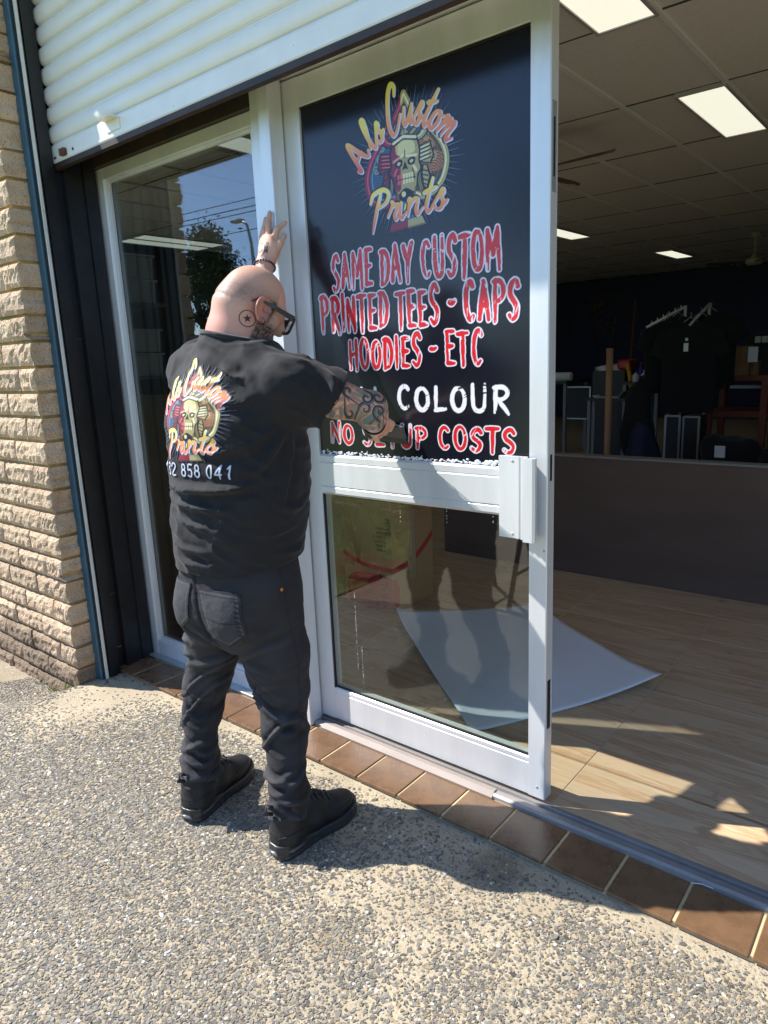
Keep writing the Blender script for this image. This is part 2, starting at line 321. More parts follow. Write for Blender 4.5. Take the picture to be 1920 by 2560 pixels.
# ---- shop floor of veined tiles
def floor_mat():
    m = mat('floor_tile', rgb(150,120,92), .33, spec=.4, coord='Position'); nt = m.node_tree; N = nt.nodes; L = nt.links; b = N['Principled BSDF']
    g = N.new('ShaderNodeNewGeometry'); oi = N.new('ShaderNodeObjectInfo')
    mp = N.new('ShaderNodeMapping'); mp.inputs['Rotation'].default_value = (0,0,math.radians(6)); mp.inputs['Scale'].default_value = (.55, 5.0, 1); L.new(g.outputs['Position'], mp.inputs[0])
    ofs = N.new('ShaderNodeVectorMath'); ofs.operation = 'ADD'; cx = N.new('ShaderNodeCombineXYZ'); mm = N.new('ShaderNodeMath'); mm.operation = 'MULTIPLY'; mm.inputs[1].default_value = 37; L.new(oi.outputs['Random'], mm.inputs[0]); L.new(mm.outputs[0], cx.inputs[0]); L.new(mm.outputs[0], cx.inputs[1]); L.new(mp.outputs[0], ofs.inputs[0]); L.new(cx.outputs[0], ofs.inputs[1])
    n = N.new('ShaderNodeTexNoise'); n.inputs['Scale'].default_value = 2.2; n.inputs['Detail'].default_value = 7; n.inputs['Roughness'].default_value = .62; n.inputs['Distortion'].default_value = .8; L.new(ofs.outputs[0], n.inputs['Vector'])
    r = N.new('ShaderNodeValToRGB'); e = r.color_ramp.elements
    e[0].position = .30; e[0].color = (*rgb(184,150,116), 1); e[1].position = .72; e[1].color = (*rgb(226,200,168), 1)
    for p_, c_ in ((.40, rgb(208,178,142)), (.46, rgb(192,154,118)), (.50, rgb(214,184,150)), (.60, rgb(204,176,142))):
        q_ = e.new(p_); q_.color = (*c_, 1)
    L.new(n.outputs[0], r.inputs[0])
    n2 = N.new('ShaderNodeTexNoise'); n2.inputs['Scale'].default_value = 9; n2.inputs['Detail'].default_value = 8; L.new(g.outputs['Position'], n2.inputs['Vector'])
    r2_ = N.new('ShaderNodeValToRGB'); r2_.color_ramp.elements[0].position = .68; r2_.color_ramp.elements[0].color = (1,1,1,1); r2_.color_ramp.elements[1].position = .78; r2_.color_ramp.elements[1].color = (.55,.53,.5,1); L.new(n2.outputs[0], r2_.inputs[0])
    mx = N.new('ShaderNodeMix'); mx.data_type = 'RGBA'; mx.blend_type = 'MULTIPLY'; mx.inputs[0].default_value = 1; L.new(r.outputs[0], mx.inputs[6]); L.new(r2_.outputs[0], mx.inputs[7])
    L.new(mx.outputs[2], b.inputs['Base Color'])
floor_mat(); mat('floor_grout', rgb(200,184,160), .9)
fl = tag(box('floor', -8.5, 4, .012, 14.2, -.08, Z_IN-.0025, 'floor_grout'), kind='structure')
bmt = bmesh.new(); addbox(bmt, -.3535, .3535, -.1735, .1735, -.006, 0, .0012); mtile = bpy.data.meshes.new('tile'); bmt.to_mesh(mtile); bmt.free(); mtile.materials.append(MATS['floor_tile'])
bmt = bmesh.new(); addbox(bmt, -.3535, .3535, -.128, .1735, -.006, 0, .0012); mtile2 = bpy.data.meshes.new('tile_cut'); bmt.to_mesh(mtile2); bmt.free(); mtile2.materials.append(MATS['floor_tile'])
def piece(name, me, loc, parent, rot=(0,0,0), scale=(1,1,1)):
    o = bpy.data.objects.new(name, me); col.objects.link(o); o.location = loc; o.rotation_euler = rot; o.scale = scale
    o.parent = parent; o.matrix_parent_inverse = world_of(parent).inverted(); return o
for i in range(-7, 3):
    for j in range(0, 24):
        x = -.91+.3555+.711*i; y = .12+.35*j
        piece('tile', mtile2 if j == 0 else mtile, (x, y+(.02 if j == 0 else 0), Z_IN), fl)
# ---- doorstep: a row of brown tiles with pale joints
st = empty('door_step', (-1.6,-.15,0), 'row of brown glazed tiles with pale joints along the shop threshold', 'step')
boxes('mortar_bed', [(-3.12, 1.2, -.229, .01, -.06, .0165)], 'step_grout', st)
ms = [];
for k in range(3):
    b_ = bmesh.new(); addbox(b_, -.0885, .0885, -.088, .088, -.012, 0, .003, 2); me = bpy.data.meshes.new('step_tile'); b_.to_mesh(me); b_.free(); me.materials.append(MATS['step_tile']); ms.append(me)
for i in range(-12, 8):
    piece('step_tile', ms[i % 3], (-.9035+.1855*i, -.150, .0205+random.uniform(-.001,.001)), st, (random.uniform(-.006,.006), random.uniform(-.006,.006), random.uniform(-.006,.006)))
# ---- interior shell
tag(box('back_wall', -8.5, 4, 13.4, 13.55, -.08, 3.1, 'navy_wall'), kind='structure')
tag(box('side_wall', -8.65, -8.5, .05, 13.4, -.08, 3.1, 'wall_dark'), kind='structure')
tag(box('side_wall', 4, 4.15, .05, 13.4, -.08, 3.1, 'wall_dark'), kind='structure')
ce = tag(box('ceiling', -8.5, 4, .05, 13.4, 3.022, 3.10, 'wall_dark'), kind='structure')
XL = [-1.24-.603*k for k in range(-5, 13)]; YL = [.56+1.17*k for k in range(-1, 12)]
bmt = bmesh.new(); addbox(bmt, -.2975, .2975, -.581, .581, 0, .012, .002); mcp = bpy.data.meshes.new('ceiling_panel'); bmt.to_mesh(mcp); bmt.free(); mcp.materials.append(MATS['ceiling_tile'])
LIGHTS = [(-1.385, .56), (-1.385, 2.90), (-4.18, 6.41), (-3.88, 10.0), (-7.45, 2.90), (-7.75, 2.90), (-4.0, .62)]
def in_light(x, y):
    return any(abs(x-lx) < .25 and abs(y-(ly+.585)) < .3 for lx, ly in LIGHTS)
npan = 0
for i in range(len(XL)-1):
    for j in range(len(YL)-1):
        cx, cy = (XL[i]+XL[i+1])/2, (YL[j]+YL[j+1])/2
        if cx < -8.1 or cx > 1.5 or cy > 13 or cy < .5 or (cx > .6 and cy > 3): continue
        piece('ceiling_panel', mcp, (cx, cy, 3.001+random.uniform(-.001,.002)), ce, (random.uniform(-.002,.002), random.uniform(-.002,.002), 0)); npan += 1
for x in XL:
    if -8.4 < x < 1.7: box('ceiling_rail', x-.012, x+.012, .06, 13.38, 2.984, 3.02, 't_bar', ce)
for y in YL:
    if .1 < y < 13.3: box('ceiling_rail', -8.4, 1.9, y-.006, y+.006, 2.998, 3.02, 'wall_dark', ce)
for k, (lx, ly) in enumerate(LIGHTS):
    nm = {0: 'flush rectangular ceiling light nearest the shop doorway at top of frame', 1: 'second rectangular ceiling light inward from the doorway, large and glowing', 2: 'glowing ceiling light just right of the door stile, deep in shop', 3: 'smallest glowing ceiling light, farthest back above the navy wall', 4: 'long ceiling light seen through the side window, right strip of the pair', 5: 'long ceiling light seen through the side window, left strip of the pair', 6: 'ceiling light seen in the top right corner of the side window'}.get(k, 'ceiling light out of sight at the far end of the shop')
    e_ = empty('ceiling_light', (lx, ly+.585, 2.99), nm, 'ceiling light', 'fluorescent panels in the shop ceiling')
    boxes('light_frame', [(lx-.148, lx-.132, ly-.005, ly+1.165, 2.974, 3.03), (lx+.132, lx+.146, ly-.005, ly+1.165, 2.974, 3.03), (lx-.132, lx+.132, ly-.005, ly+.012, 2.975, 3.03), (lx-.132, lx+.132, ly+1.148, ly+1.165, 2.975, 3.03)], 'light_frame', e_)
    box('diffuser', lx-.1318, lx+.1318, ly+.0122, ly+1.1478, 2.981, 2.995, 'light_panel', e_)
# ================================================================== FACADE
# ---- split-face brick wall
bw = empty('brick_wall', (-3.6,-.4,0), 'split face tan brick wall with yellow mortar at the left edge', 'brick wall')
BX1 = -3.20; BY = -.425; PITCH = .1115
box('mortar', -5.5, BX1-.012, BY+.014, .0, -.25, 4.6, 'mortar', bw)
def brick_mesh(Lx, seed, corner):
    r = np.random.default_rng(seed); nx, nz = 14, 5; h = PITCH-.014
    V = []; F = []
    prof = r.normal(0, 1, (nx+1, nz+1)); 
    low = np.array([[math.sin(i*.9+seed)+math.cos(j*1.7+seed*2) for j in range(nz+1)] for i in range(nx+1)])
    for i in range(nx+1):
        for j in range(nz+1):
            ex = min(i, nx-i); ez = min(j, nz-j); e_ = .45 if ex == 0 or ez == 0 else 1
            d = (.010+.0026*prof[i, j]+.0012*low[i, j])*e_-(.004 if ez == 0 else 0)
            V.append((-Lx+Lx*i/nx+(r.normal(0,.0035) if 0 < i < nx else 0)+(r.normal(.002,.005) if (i == nx and corner) else 0), -d, h*j/nz+(r.normal(0,.002) if 0 < j < nz else 0)))
    idx = lambda i, j: i*(nz+1)+j
    for i in range(nx):
        for j in range(nz): F.append((idx(i,j), idx(i+1,j), idx(i+1,j+1), idx(i,j+1)))
    # return faces to the back (depth of the bed)
    dep = .36 if corner else .05; b0 = len(V); ring = [idx(i,0) for i in range(nx+1)]+[idx(nx,j) for j in range(1,nz+1)]+[idx(i,nz) for i in range(nx-1,-1,-1)]+[idx(0,j) for j in range(nz-1,0,-1)]
    for q in ring: V.append((V[q][0], dep, V[q][2]))
    m_ = len(ring)
    for q in range(m_): F.append((ring[q], b0+q, b0+(q+1) % m_, ring[(q+1) % m_]))
    me = bpy.data.meshes.new('brick'); me.from_pydata(V, [], F); me.update(); me.materials.append(MATS['brick']); me.polygons.foreach_set('use_smooth', [False]*len(F)); return me
LONG = [brick_mesh(.292, s, False) for s in range(4)]; CORN = [brick_mesh(.292, 20+s, True) for s in range(5)]; CORH = [brick_mesh(.143, 40+s, True) for s in range(5)]
for r_ in range(-2, 38):
    z = -.02+PITCH*r_-.005; x = BX1
    full = r_ % 2 == 0
    piece('brick', (CORN if full else CORH)[(r_*7) % 5], (x+random.uniform(-.004,.004), BY+random.uniform(-.004,.003), z), bw)
    x -= (.292 if full else .143)+.010
    for k in range(6 if r_ < 36 else 5):
        piece('brick', LONG[(r_*3+k*5) % 4], (x, BY+random.uniform(-.004,.003), z), bw); x -= .302
# ---- blue steel post with pale trim
bp_ = empty('blue_post', (-3.16,-.37,0), 'chipped blue painted steel post between brick wall and black shutter guide', 'post')
box('post', -3.1985, -3.150, -.338, -.297, -.02, 4.5, 'blue_paint', bp_, .004)
box('trim_strip', -3.139, -3.130, -.322, -.309, .005, 4.5, 'white_trim', bp_, .001)
box('trim_strip', -3.1495, -3.1395, -.328, -.300, .005, 4.5, 'rubber', bp_)
# ---- black reveal with the shutter guide
jb = empty('shutter_guide', (-3.16,-.2,0), 'black painted reveal with vertical shutter guide grooves beside the window', 'door jamb')
prism('guide', [(-3.137,-.296),(-3.137,-.262),(-3.150,-.258),(-3.150,-.236),(-3.186,-.236),(-3.186,-.192),(-3.150,-.192),(-3.150,-.172),(-3.160,-.168),(-3.160,-.120),(-3.172,-.116),(-3.172,-.098),(-3.163,-.094),(-3.163,-.040),(-3.190,-.036),(-3.190,.03),(-3.1975,.03),(-3.1975,-.296)], 'z', .0, 4.5, 'black_paint', jb)
box('header', -3.185, -2.076, -.16, .04, 2.47, 3.0, 'black_paint', jb)
box('header_lip', -3.185, -2.076, -.045, .03, 2.40, 2.4695, 'dark_rust', jb)
# ---- roller shutter
rs = empty('roller_shutter', (-1.2,-.214,2.4), 'cream ribbed roller shutter rolled up above the doorway', 'roller shutter')
SX0, SX1, SY = -3.168, 1.6, -.214
PS = .0765
for k in range(16):
    z0 = 2.468+PS*k; pr = []
    n = 30
    for i in range(n+1):
        t = i/n; d = .0155*max(0, math.sin(math.pi*min(1, max(0, (t-.03)/.86))))**.42-.002*(t > .93)
        pr.append((SY-d, z0+PS*t*.999))
    pr += [(SY+.006, z0+PS*.999), (SY+.006, z0)]
    o = prism('slat', pr, 'x', SX0+random.uniform(0,.007), SX1, 'cream_metal', rs)
prism('bottom_bar', [(SY-.009,2.388),(SY-.013,2.394),(SY-.013,2.455),(SY-.006,2.466),(SY+.012,2.466),(SY+.012,2.388)], 'x', SX0+.004, SX1, 'shutter_bar', rs)
prism('seal', [(SY-.012,2.366),(SY-.012,2.3875),(SY+.022,2.3875),(SY+.022,2.372),(SY+.006,2.362)], 'x', SX0+.002, SX1, 'dark_rust', rs)
br_ = prism('handle_bracket', [(SY-.0135,2.412),(SY-.0135,2.454),(SY-.058,2.452),(SY-.058,2.449),(SY-.0165,2.450),(SY-.0165,2.412)], 'x', -2.71, -2.615, 'cream_metal', rs)
box('lock', -3.075,-3.035,SY-.030,SY-.0132,2.400,2.428, 'rust', rs, .003); box('lock_plate', -3.090,-3.079,SY-.024,SY-.0132,2.405,2.432, 'alu_dull', rs, .002); box('bolt', -3.148,-3.13,SY-.018,SY-.0132,2.402,2.412, 'rust', rs, .002)
lathe('rivet', [(.006,0),(.005,.003),(0.001,.004)], (0,0,0), 'dark_rust', rs, 10).matrix_basis = Matrix.Translation((-2.985,SY-.0131,2.413)) @ Matrix.Rotation(math.radians(90), 4, 'X')
aw = empty('awning', (-.3,-.4,3.3), 'flat cream street awning above the shopfront, out of frame', 'awning')
box('soffit', -3.56, 3.0, -.700, -.255, 3.42, 3.45, 'cream_metal', aw); box('fascia', -3.58, 3.0, -.715, -.7005, 3.40, 3.62, 'cream_metal', aw)
tag(box('lintel', -5.5, 1.75, -.2, .02, 3.69, 4.6, 'cream_metal'), kind='structure')
# ---- fixed window
wi = empty('shop_window', (-2.63,0,0), 'tall fixed shop window in silver aluminium frame reflecting sky and trees', 'window')
WX0, WX1 = -3.189, -2.076
def frame_ring(name, x0, x1, z0, z1, wl, wr, wb, wt, y0, y1, m, parent, bev=.002):
    boxes(name, [(x0, x0+wl, y0, y1, z0, z1), (x1-wr, x1, y0, y1, z0, z1)], m, parent, bev)
    boxes(name, [(x0+wl, x1-wr, y0+.001, y1-.001, z0, z0+wb), (x0+wl, x1-wr, y0+.001, y1-.001, z1-wt, z1)], m, parent, bev)
frame_ring('frame', WX0, WX1, .022, 2.399, .062, .03, .085, .05, -.022, .04, 'alu', wi)
frame_ring('glazing_bead', WX0+.063, WX1-.031, .108, 2.348, .018, .012, .022, .014, -.010, .006, 'alu', wi, .001)
box('bottom_flange', WX0+.02, WX1, -.058, -.0225, .0215, .034, 'alu_dull', wi, .002)
box('pane', WX0+.075, WX1-.036, .008, .014, .125, 2.342, 'glass_win', wi)
# ---- door post and track
df = empty('door_frame', (-2.02,-.05,0), 'silver aluminium mullion post and head track around the sliding door', 'door frame')
prism('post', [(-2.075,-.042),(-2.000,-.042),(-2.000,-.072),(-1.997,-.075),(-1.949,-.075),(-1.946,-.072),(-1.946,-.034),(-1.950,-.031),(-1.950,-.006),(-1.964,-.006),(-1.964,.05),(-2.075,.05)], 'z', .0215, 2.56, 'alu', df)
prism('head_track', [(-.060,2.463),(-.060,2.512),(-.070,2.516),(-.070,2.565),(.06,2.565),(.06,2.463)], 'x', -1.9455, 1.6, 'alu', df)
box('head_cap', -2.0755, 1.6, -.16, .06, 2.5655, 3.0, 'black_paint', df)
prism('sill_track', [(-.058,.0165),(-.058,.030),(-.050,.036),(-.030,.036),(-.028,.026),(-.014,.026),(-.012,.036),(-.004,.036),(-.004,.0315),(.010,.0315),(.010,.0165)], 'x', -1.9455, 1.6, 'track_alu', df)
prism('sill_cover', [(-.064,.0205),(-.064,.026),(-.046,.0405),(-.028,.0405),(-.026,.0365),(-.0505,.0365),(-.0585,.0305),(-.0585,.0205)], 'x', -1.90, -1.09, 'sill_red', df)
# ---- sliding door
sd = empty('sliding_door', (-1.44,0,.04), 'half open aluminium sliding door with black advertising panel above clear glass', 'door')
DX0, DX1 = -1.9575, -.926
SLX, SRX = -1.872, -.986        # inner edges of the stiles
stile_r = [(SRX,0),(DX1-.003,0),(DX1,.003),(DX1,.045),(DX1-.006,.045),(DX1-.006,.049),(SRX,.049)]
prism('stile', stile_r, 'z', .046, 2.456, 'alu', sd)
prism('stile', [(DX0,0),(SLX,0),(SLX,.049),(DX0,.049)], 'z', .046, 2.456, 'alu', sd)
prism('top_rail', [(.001,2.364),(.001,2.455),(.048,2.455),(.048,2.364),(.024,2.360),(.008,2.360)], 'x', SLX, SRX, 'alu', sd)
prism('middle_rail', [(.010,1.156),(-.002,1.148),(-.002,1.128),(.001,1.125),(-.004,1.121),(-.004,1.036),(.001,1.032),(-.003,1.028),(-.003,1.008),(.008,.999),(.042,.999),(.042,1.156)], 'x', SLX, SRX, 'alu', sd)
prism('bottom_rail', [(.008,.188),(.001,.182),(.001,.168),(.004,.165),(.001,.162),(.001,.048),(.046,.048),(.046,.188)], 'x', SLX, SRX, 'alu', sd)
box('gasket', SLX, SLX+.007, .004, .012, .182, .999, 'rubber', sd)
box('gasket', SLX+.007, SRX, .0045, .012, .1885, .194, 'rubber', sd)
box('gasket', SLX, SRX, .004, .010, 2.3535, 2.3600, 'rubber', sd)
gl = box('lower_pane', SLX+.0005, SRX-.0005, .012, .018, .180, 1.004, 'glass', sd)
# pull handle and locks
for (sx_, sz_) in ((-.935,.905),(-1.035,1.18),(-1.035,.95),(-.955,2.41),(-.955,.085)):
    o_ = lathe('screw', [(.0042,0),(.0038,.0014),(.0008,.0018)], (0,0,0), 'alu_dull', sd, 10); o_.matrix_basis = Matrix.Translation((sx_, -.0002 if sx_ > -1 else -.0167, sz_)) @ Matrix.Rotation(math.radians(90), 4, 'X')
hd = prism('pull_handle', [(-1.082,-.0045),(-1.082,-.0165),(-1.019,-.0165),(-1.017,-.0205),(-1.013,-.0205),(-1.011,-.0165),(-1.006,-.0165),(-1.003,-.0235),(-.998,-.0235),(-.995,-.018),(-.990,-.030),(-.984,-.046),(-.953,-.046),(-.946,-.040),(-.946,-.030),(-.955,-.030),(-.958,-.036),(-.977,-.036),(-.982,-.024),(-.987,-.0045)], 'z', .937, 1.194, 'alu', sd)
boxes('lock_slot', [(DX1-.0005,DX1+.0012,.012,.032,.30,.47),(DX1-.0005,DX1+.0012,.016,.028,1.12,1.20)], 'rubber', sd)
lkp = boxes('strike_plate', [(DX1-.0005,DX1+.0008,.009,.035,1.93,2.16)], 'alu_dull', sd)
boxes('slot', [(DX1+.0007,DX1+.0016,.017,.026,1.97,2.12)], 'rubber', lkp)
# ================================================================== PRINT: small raster painter whose pixels become coloured mesh vertices
class Canvas:
    def __init__(s, w, h, step, ox=0, oy=0):                # metres, vertex spacing, lower-left corner
        s.nx = int(round(w/step))+1; s.ny = int(round(h/step))+1; s.step = step; s.ox, s.oy = ox, oy
        s.rgb = np.zeros((s.ny, s.nx, 3)); s.a = np.zeros((s.ny, s.nx))
        s.T = np.random.default_rng(3).random((257, 257))
    def region(s, x0, x1, y0, y1):
        i0 = max(0, int((x0-s.ox)/s.step)-1); i1 = min(s.nx, int((x1-s.ox)/s.step)+3); j0 = max(0, int((y0-s.oy)/s.step)-1); j1 = min(s.ny, int((y1-s.oy)/s.step)+3)
        if i1 <= i0 or j1 <= j0: return None
        X, Y = np.meshgrid(s.ox+np.arange(i0, i1)*s.step, s.oy+np.arange(j0, j1)*s.step); return (slice(j0, j1), slice(i0, i1)), X, Y
    def put(s, sl, cov, c, X=None, Y=None):
        c = c(X, Y) if callable(c) else np.array(c)
        s.rgb[sl] = s.rgb[sl]*(1-cov[..., None])+c*cov[..., None]; s.a[sl] = np.maximum(s.a[sl], cov)
    def dist(s, X, Y, P, W):
        P = np.asarray(P, float); W = np.broadcast_to(np.asarray(W, float), (len(P),)); best = np.full(X.shape, 9.0); T = np.zeros(X.shape)
        L = np.r_[0, np.cumsum(np.hypot(*np.diff(P, axis=0).T))]; tot = max(L[-1], 1e-9)
        for k in range(len(P)-1):
            a, b = P[k], P[k+1]; d = b-a; l2 = d@d+1e-12; t = np.clip(((X-a[0])*d[0]+(Y-a[1])*d[1])/l2, 0, 1)
            q = np.hypot(X-a[0]-t*d[0], Y-a[1]-t*d[1])-(W[k]+t*(W[k+1]-W[k])); m = q < best
            best = np.where(m, q, best); T = np.where(m, (L[k]+t*(L[k+1]-L[k]))/tot, T)
        return best, T
    def stroke(s, P, w, c, rough=0, dry=0, seed=0):
        P = np.asarray(P, float); wm = float(np.max(w))+rough+2*s.step
        r = s.region(P[:,0].min()-wm, P[:,0].max()+wm, P[:,1].min()-wm, P[:,1].max()+wm)
        if r is None: return
        sl, X, Y = r; d, t = s.dist(X, Y, P, w)
        if rough: d = d+rough*(2*s.noise(X, Y, 1/(5*s.step), seed)-1)
        cov = np.clip(.5-d/s.step, 0, 1)
        if dry:                                             # streaks where the brush runs dry
            dirx, diry = P[-1]-P[0]; n = np.hypot(dirx, diry)+1e-9; u = (X*dirx+Y*diry)/n; v = (-X*diry+Y*dirx)/n
            sn = s.noise(u*.12, v*1.0, 1/(2.2*s.step), seed+5); cov = cov*np.where(sn < dry*(.45+.9*t**2), np.clip(.25, 0, 1), 1)
        s.put(sl, cov, c, X, Y)
    def noise(s, X, Y, f, seed):
        x = X*f+seed*17.3; y = Y*f+seed*9.1; i = np.floor(x).astype(int); j = np.floor(y).astype(int); u = x-i; v = y-j; g = lambda a, b: s.T[a % 257, b % 257]
        return (g(i,j)*(1-u)+g(i+1,j)*u)*(1-v)+(g(i,j+1)*(1-u)+g(i+1,j+1)*u)*v
    def poly(s, P, c):
        P = np.asarray(P, float); r = s.region(P[:,0].min(), P[:,0].max(), P[:,1].min(), P[:,1].max())
        if r is None: return
        sl, X, Y = r; cov = np.zeros(X.shape)
        for ox, oy in ((-.25,-.25),(.25,-.25),(-.25,.25),(.25,.25)):
            x = X+ox*s.step; y = Y+oy*s.step; ins = np.zeros(X.shape, bool); n = len(P)
            for k in range(n):
                a, b = P[k], P[(k+1) % n]
                if a[1] == b[1]: continue
                ins ^= ((a[1] > y) != (b[1] > y)) & (x < (b[0]-a[0])*(y-a[1])/(b[1]-a[1])+a[0])
            cov += .25*ins
        s.put(sl, cov, c, X, Y)
    def mesh_data(s, bg):
        """vertex grid (x, y), colours over bg, and the quads that carry ink"""
        X, Y = np.meshgrid(s.ox+np.arange(s.nx)*s.step, s.oy+np.arange(s.ny)*s.step)
        c = s.rgb*s.a[..., None]/np.maximum(s.a, 1e-6)[..., None]; c = np.array(bg)*(1-s.a[..., None])+c*s.a[..., None]
        ink = s.a > .02; q = ink[:-1,:-1] | ink[1:,:-1] | ink[:-1,1:] | ink[1:,1:]
        J, I = np.nonzero(q); b = J*s.nx+I; Q = np.stack([b, b+1, b+1+s.nx, b+s.nx], 1)
        use = np.unique(Q); mp = np.zeros(s.nx*s.ny, int); mp[use] = np.arange(len(use))
        return np.stack([X.ravel()[use], Y.ravel()[use]], 1), c.reshape(-1, 3)[use], mp[Q]
def smooth(P, n=7):
    """Catmull-Rom through the points"""
    P = np.asarray(P, float); Q = np.vstack([2*P[0]-P[1], P, 2*P[-1]-P[-2]]); out = []
    for i in range(1, len(Q)-2):
        for t in np.linspace(0, 1, n, endpoint=False):
            p0, p1, p2, p3 = Q[i-1:i+3]; out.append(.5*((2*p1)+(p2-p0)*t+(2*p0-5*p1+4*p2-p3)*t*t+(3*p1-p0-3*p2+p3)*t**3))
    out.append(P[-1]); return np.array(out)
# ---- brush capitals: strokes in a unit box
def arc(cx, cy, rx, ry, a0, a1, n=9):
    return [(cx+rx*math.cos(math.radians(a0+(a1-a0)*k/(n-1))), cy+ry*math.sin(math.radians(a0+(a1-a0)*k/(n-1)))) for k in range(n)]
CAPS = {
 'A': [[(.06,0),(.26,.5),(.5,1.0)], [(.5,1.02),(.7,.5),(.93,-.05)], [(.22,.36),(.8,.40)]],
 'C': [arc(.56,.52,.42,.5,48,305,12)],
 'D': [[(.18,1.0),(.15,-.02)], [(.02,.98),(.4,.99)]+arc(.35,.5,.58,.48,70,-85,9)+[(.1,.0)]],
 'E': [[(.2,1.0),(.16,0)], [(.1,1.0),(.95,1.0)], [(.16,.54),(.8,.55)], [(.12,.03),(.95,.02)]],
 'F': [[(.2,1.0),(.16,-.02)], [(.1,1.0),(.95,1.0)], [(.16,.52),(.8,.54)]],
 'H': [[(.15,1.0),(.12,0)], [(.88,1.04),(.86,-.04)], [(.12,.5),(.88,.54)]],
 'I': [[(.5,1.02),(.47,-.03)]],
 'L': [[(.2,1.02),(.14,.04)], [(.1,.04),(.95,.10)]],
 'M': [[(.12,.98),(.06,-.02)], [(.12,1.0),(.5,.34)], [(.5,.34),(.9,1.04)], [(.9,1.04),(.95,-.06)]],
 'N': [[(.12,1.0),(.08,0)], [(.14,1.0),(.84,0)], [(.88,1.06),(.86,-.02)]],
 'O': [arc(.5,.5,.43,.5,100,465,18)],
 'P': [[(.2,1.0),(.14,-.06)], [(.06,.97),(.45,1.0)]+arc(.42,.73,.5,.26,70,-90,8)+[(.16,.46)]],
 'R': [[(.18,1.0),(.14,-.02)], [(.06,.98),(.45,1.0)]+arc(.42,.75,.48,.25,70,-90,8)+[(.2,.5)], [(.34,.5),(.98,-.1)]],
 'S': [[(.92,.86),(.72,1.0),(.4,.98),(.16,.8),(.24,.6),(.6,.45),(.84,.28),(.72,.06),(.4,-.02),(.08,.1)]],
 'T': [[(.0,.98),(1.0,1.0)], [(.52,1.0),(.48,-.08)]],
 'U': [[(.12,1.02),(.10,.4),(.2,.08),(.5,-.02),(.8,.1),(.88,.45),(.90,1.04)]],
 'Y': [[(.04,1.0),(.46,.48)], [(.96,1.05),(.5,.5),(.42,-.06)]],
 '-': [[(.1,.52),(.55,.5),(.95,.54)]],
}
def caps_line(cv, text, x0, x1, z0, z1, fill, edge=None, sw=.10, seed=0, edgew=.036):
    """text set between x0..x1 and z0..z1; each glyph's strokes first in the edge colour, then in the fill"""
    r = random.Random(seed); H = z1-z0; wid = {'I': .42, '-': .62, ' ': .40, 'M': 1.22, 'E': .86, 'L': .84, 'F': .84, 'S': .9, 'T': .95}
    adv = [wid.get(c, 1.0) for c in text]; gap = .20; tot = sum(adv)+gap*(len(text)-1); k = (x1-x0)/tot; x = x0; G = []
    for c, a in zip(text, adv):
        if c != ' ':
            dz = r.uniform(-.05, .05)*H; hs = r.uniform(.93, 1.07); sh = r.uniform(-.03, .03)
            for P in CAPS[c]:
                P = np.array(P); P = smooth(P, 5) if len(P) > 2 else np.array([P[0], P[0]*.66+P[1]*.34+[r.uniform(-.02,.02),0], P[0]*.33+P[1]*.67+[r.uniform(-.02,.02),0], P[1]])
                Q = np.stack([x+k*a*(.06+.88*P[:,0])+sh*H*P[:,1], z0+dz+H*hs*P[:,1]], 1)
                n = len(Q); w = H*sw*np.interp(np.linspace(0,1,n), [0,.15,.6,1], [.92,1.08,1.0,.72])*r.uniform(.92,1.1)
                G.append((Q, w, r.randrange(99)))
        x += k*(a+gap)
    if edge is not None:
        for Q, w, sd_ in G: cv.stroke(Q, w+H*edgew*1.12, edge, rough=H*.012, seed=sd_)
    for Q, w, sd_ in G: cv.stroke(Q, w, fill, rough=H*.014, dry=.24, seed=sd_)
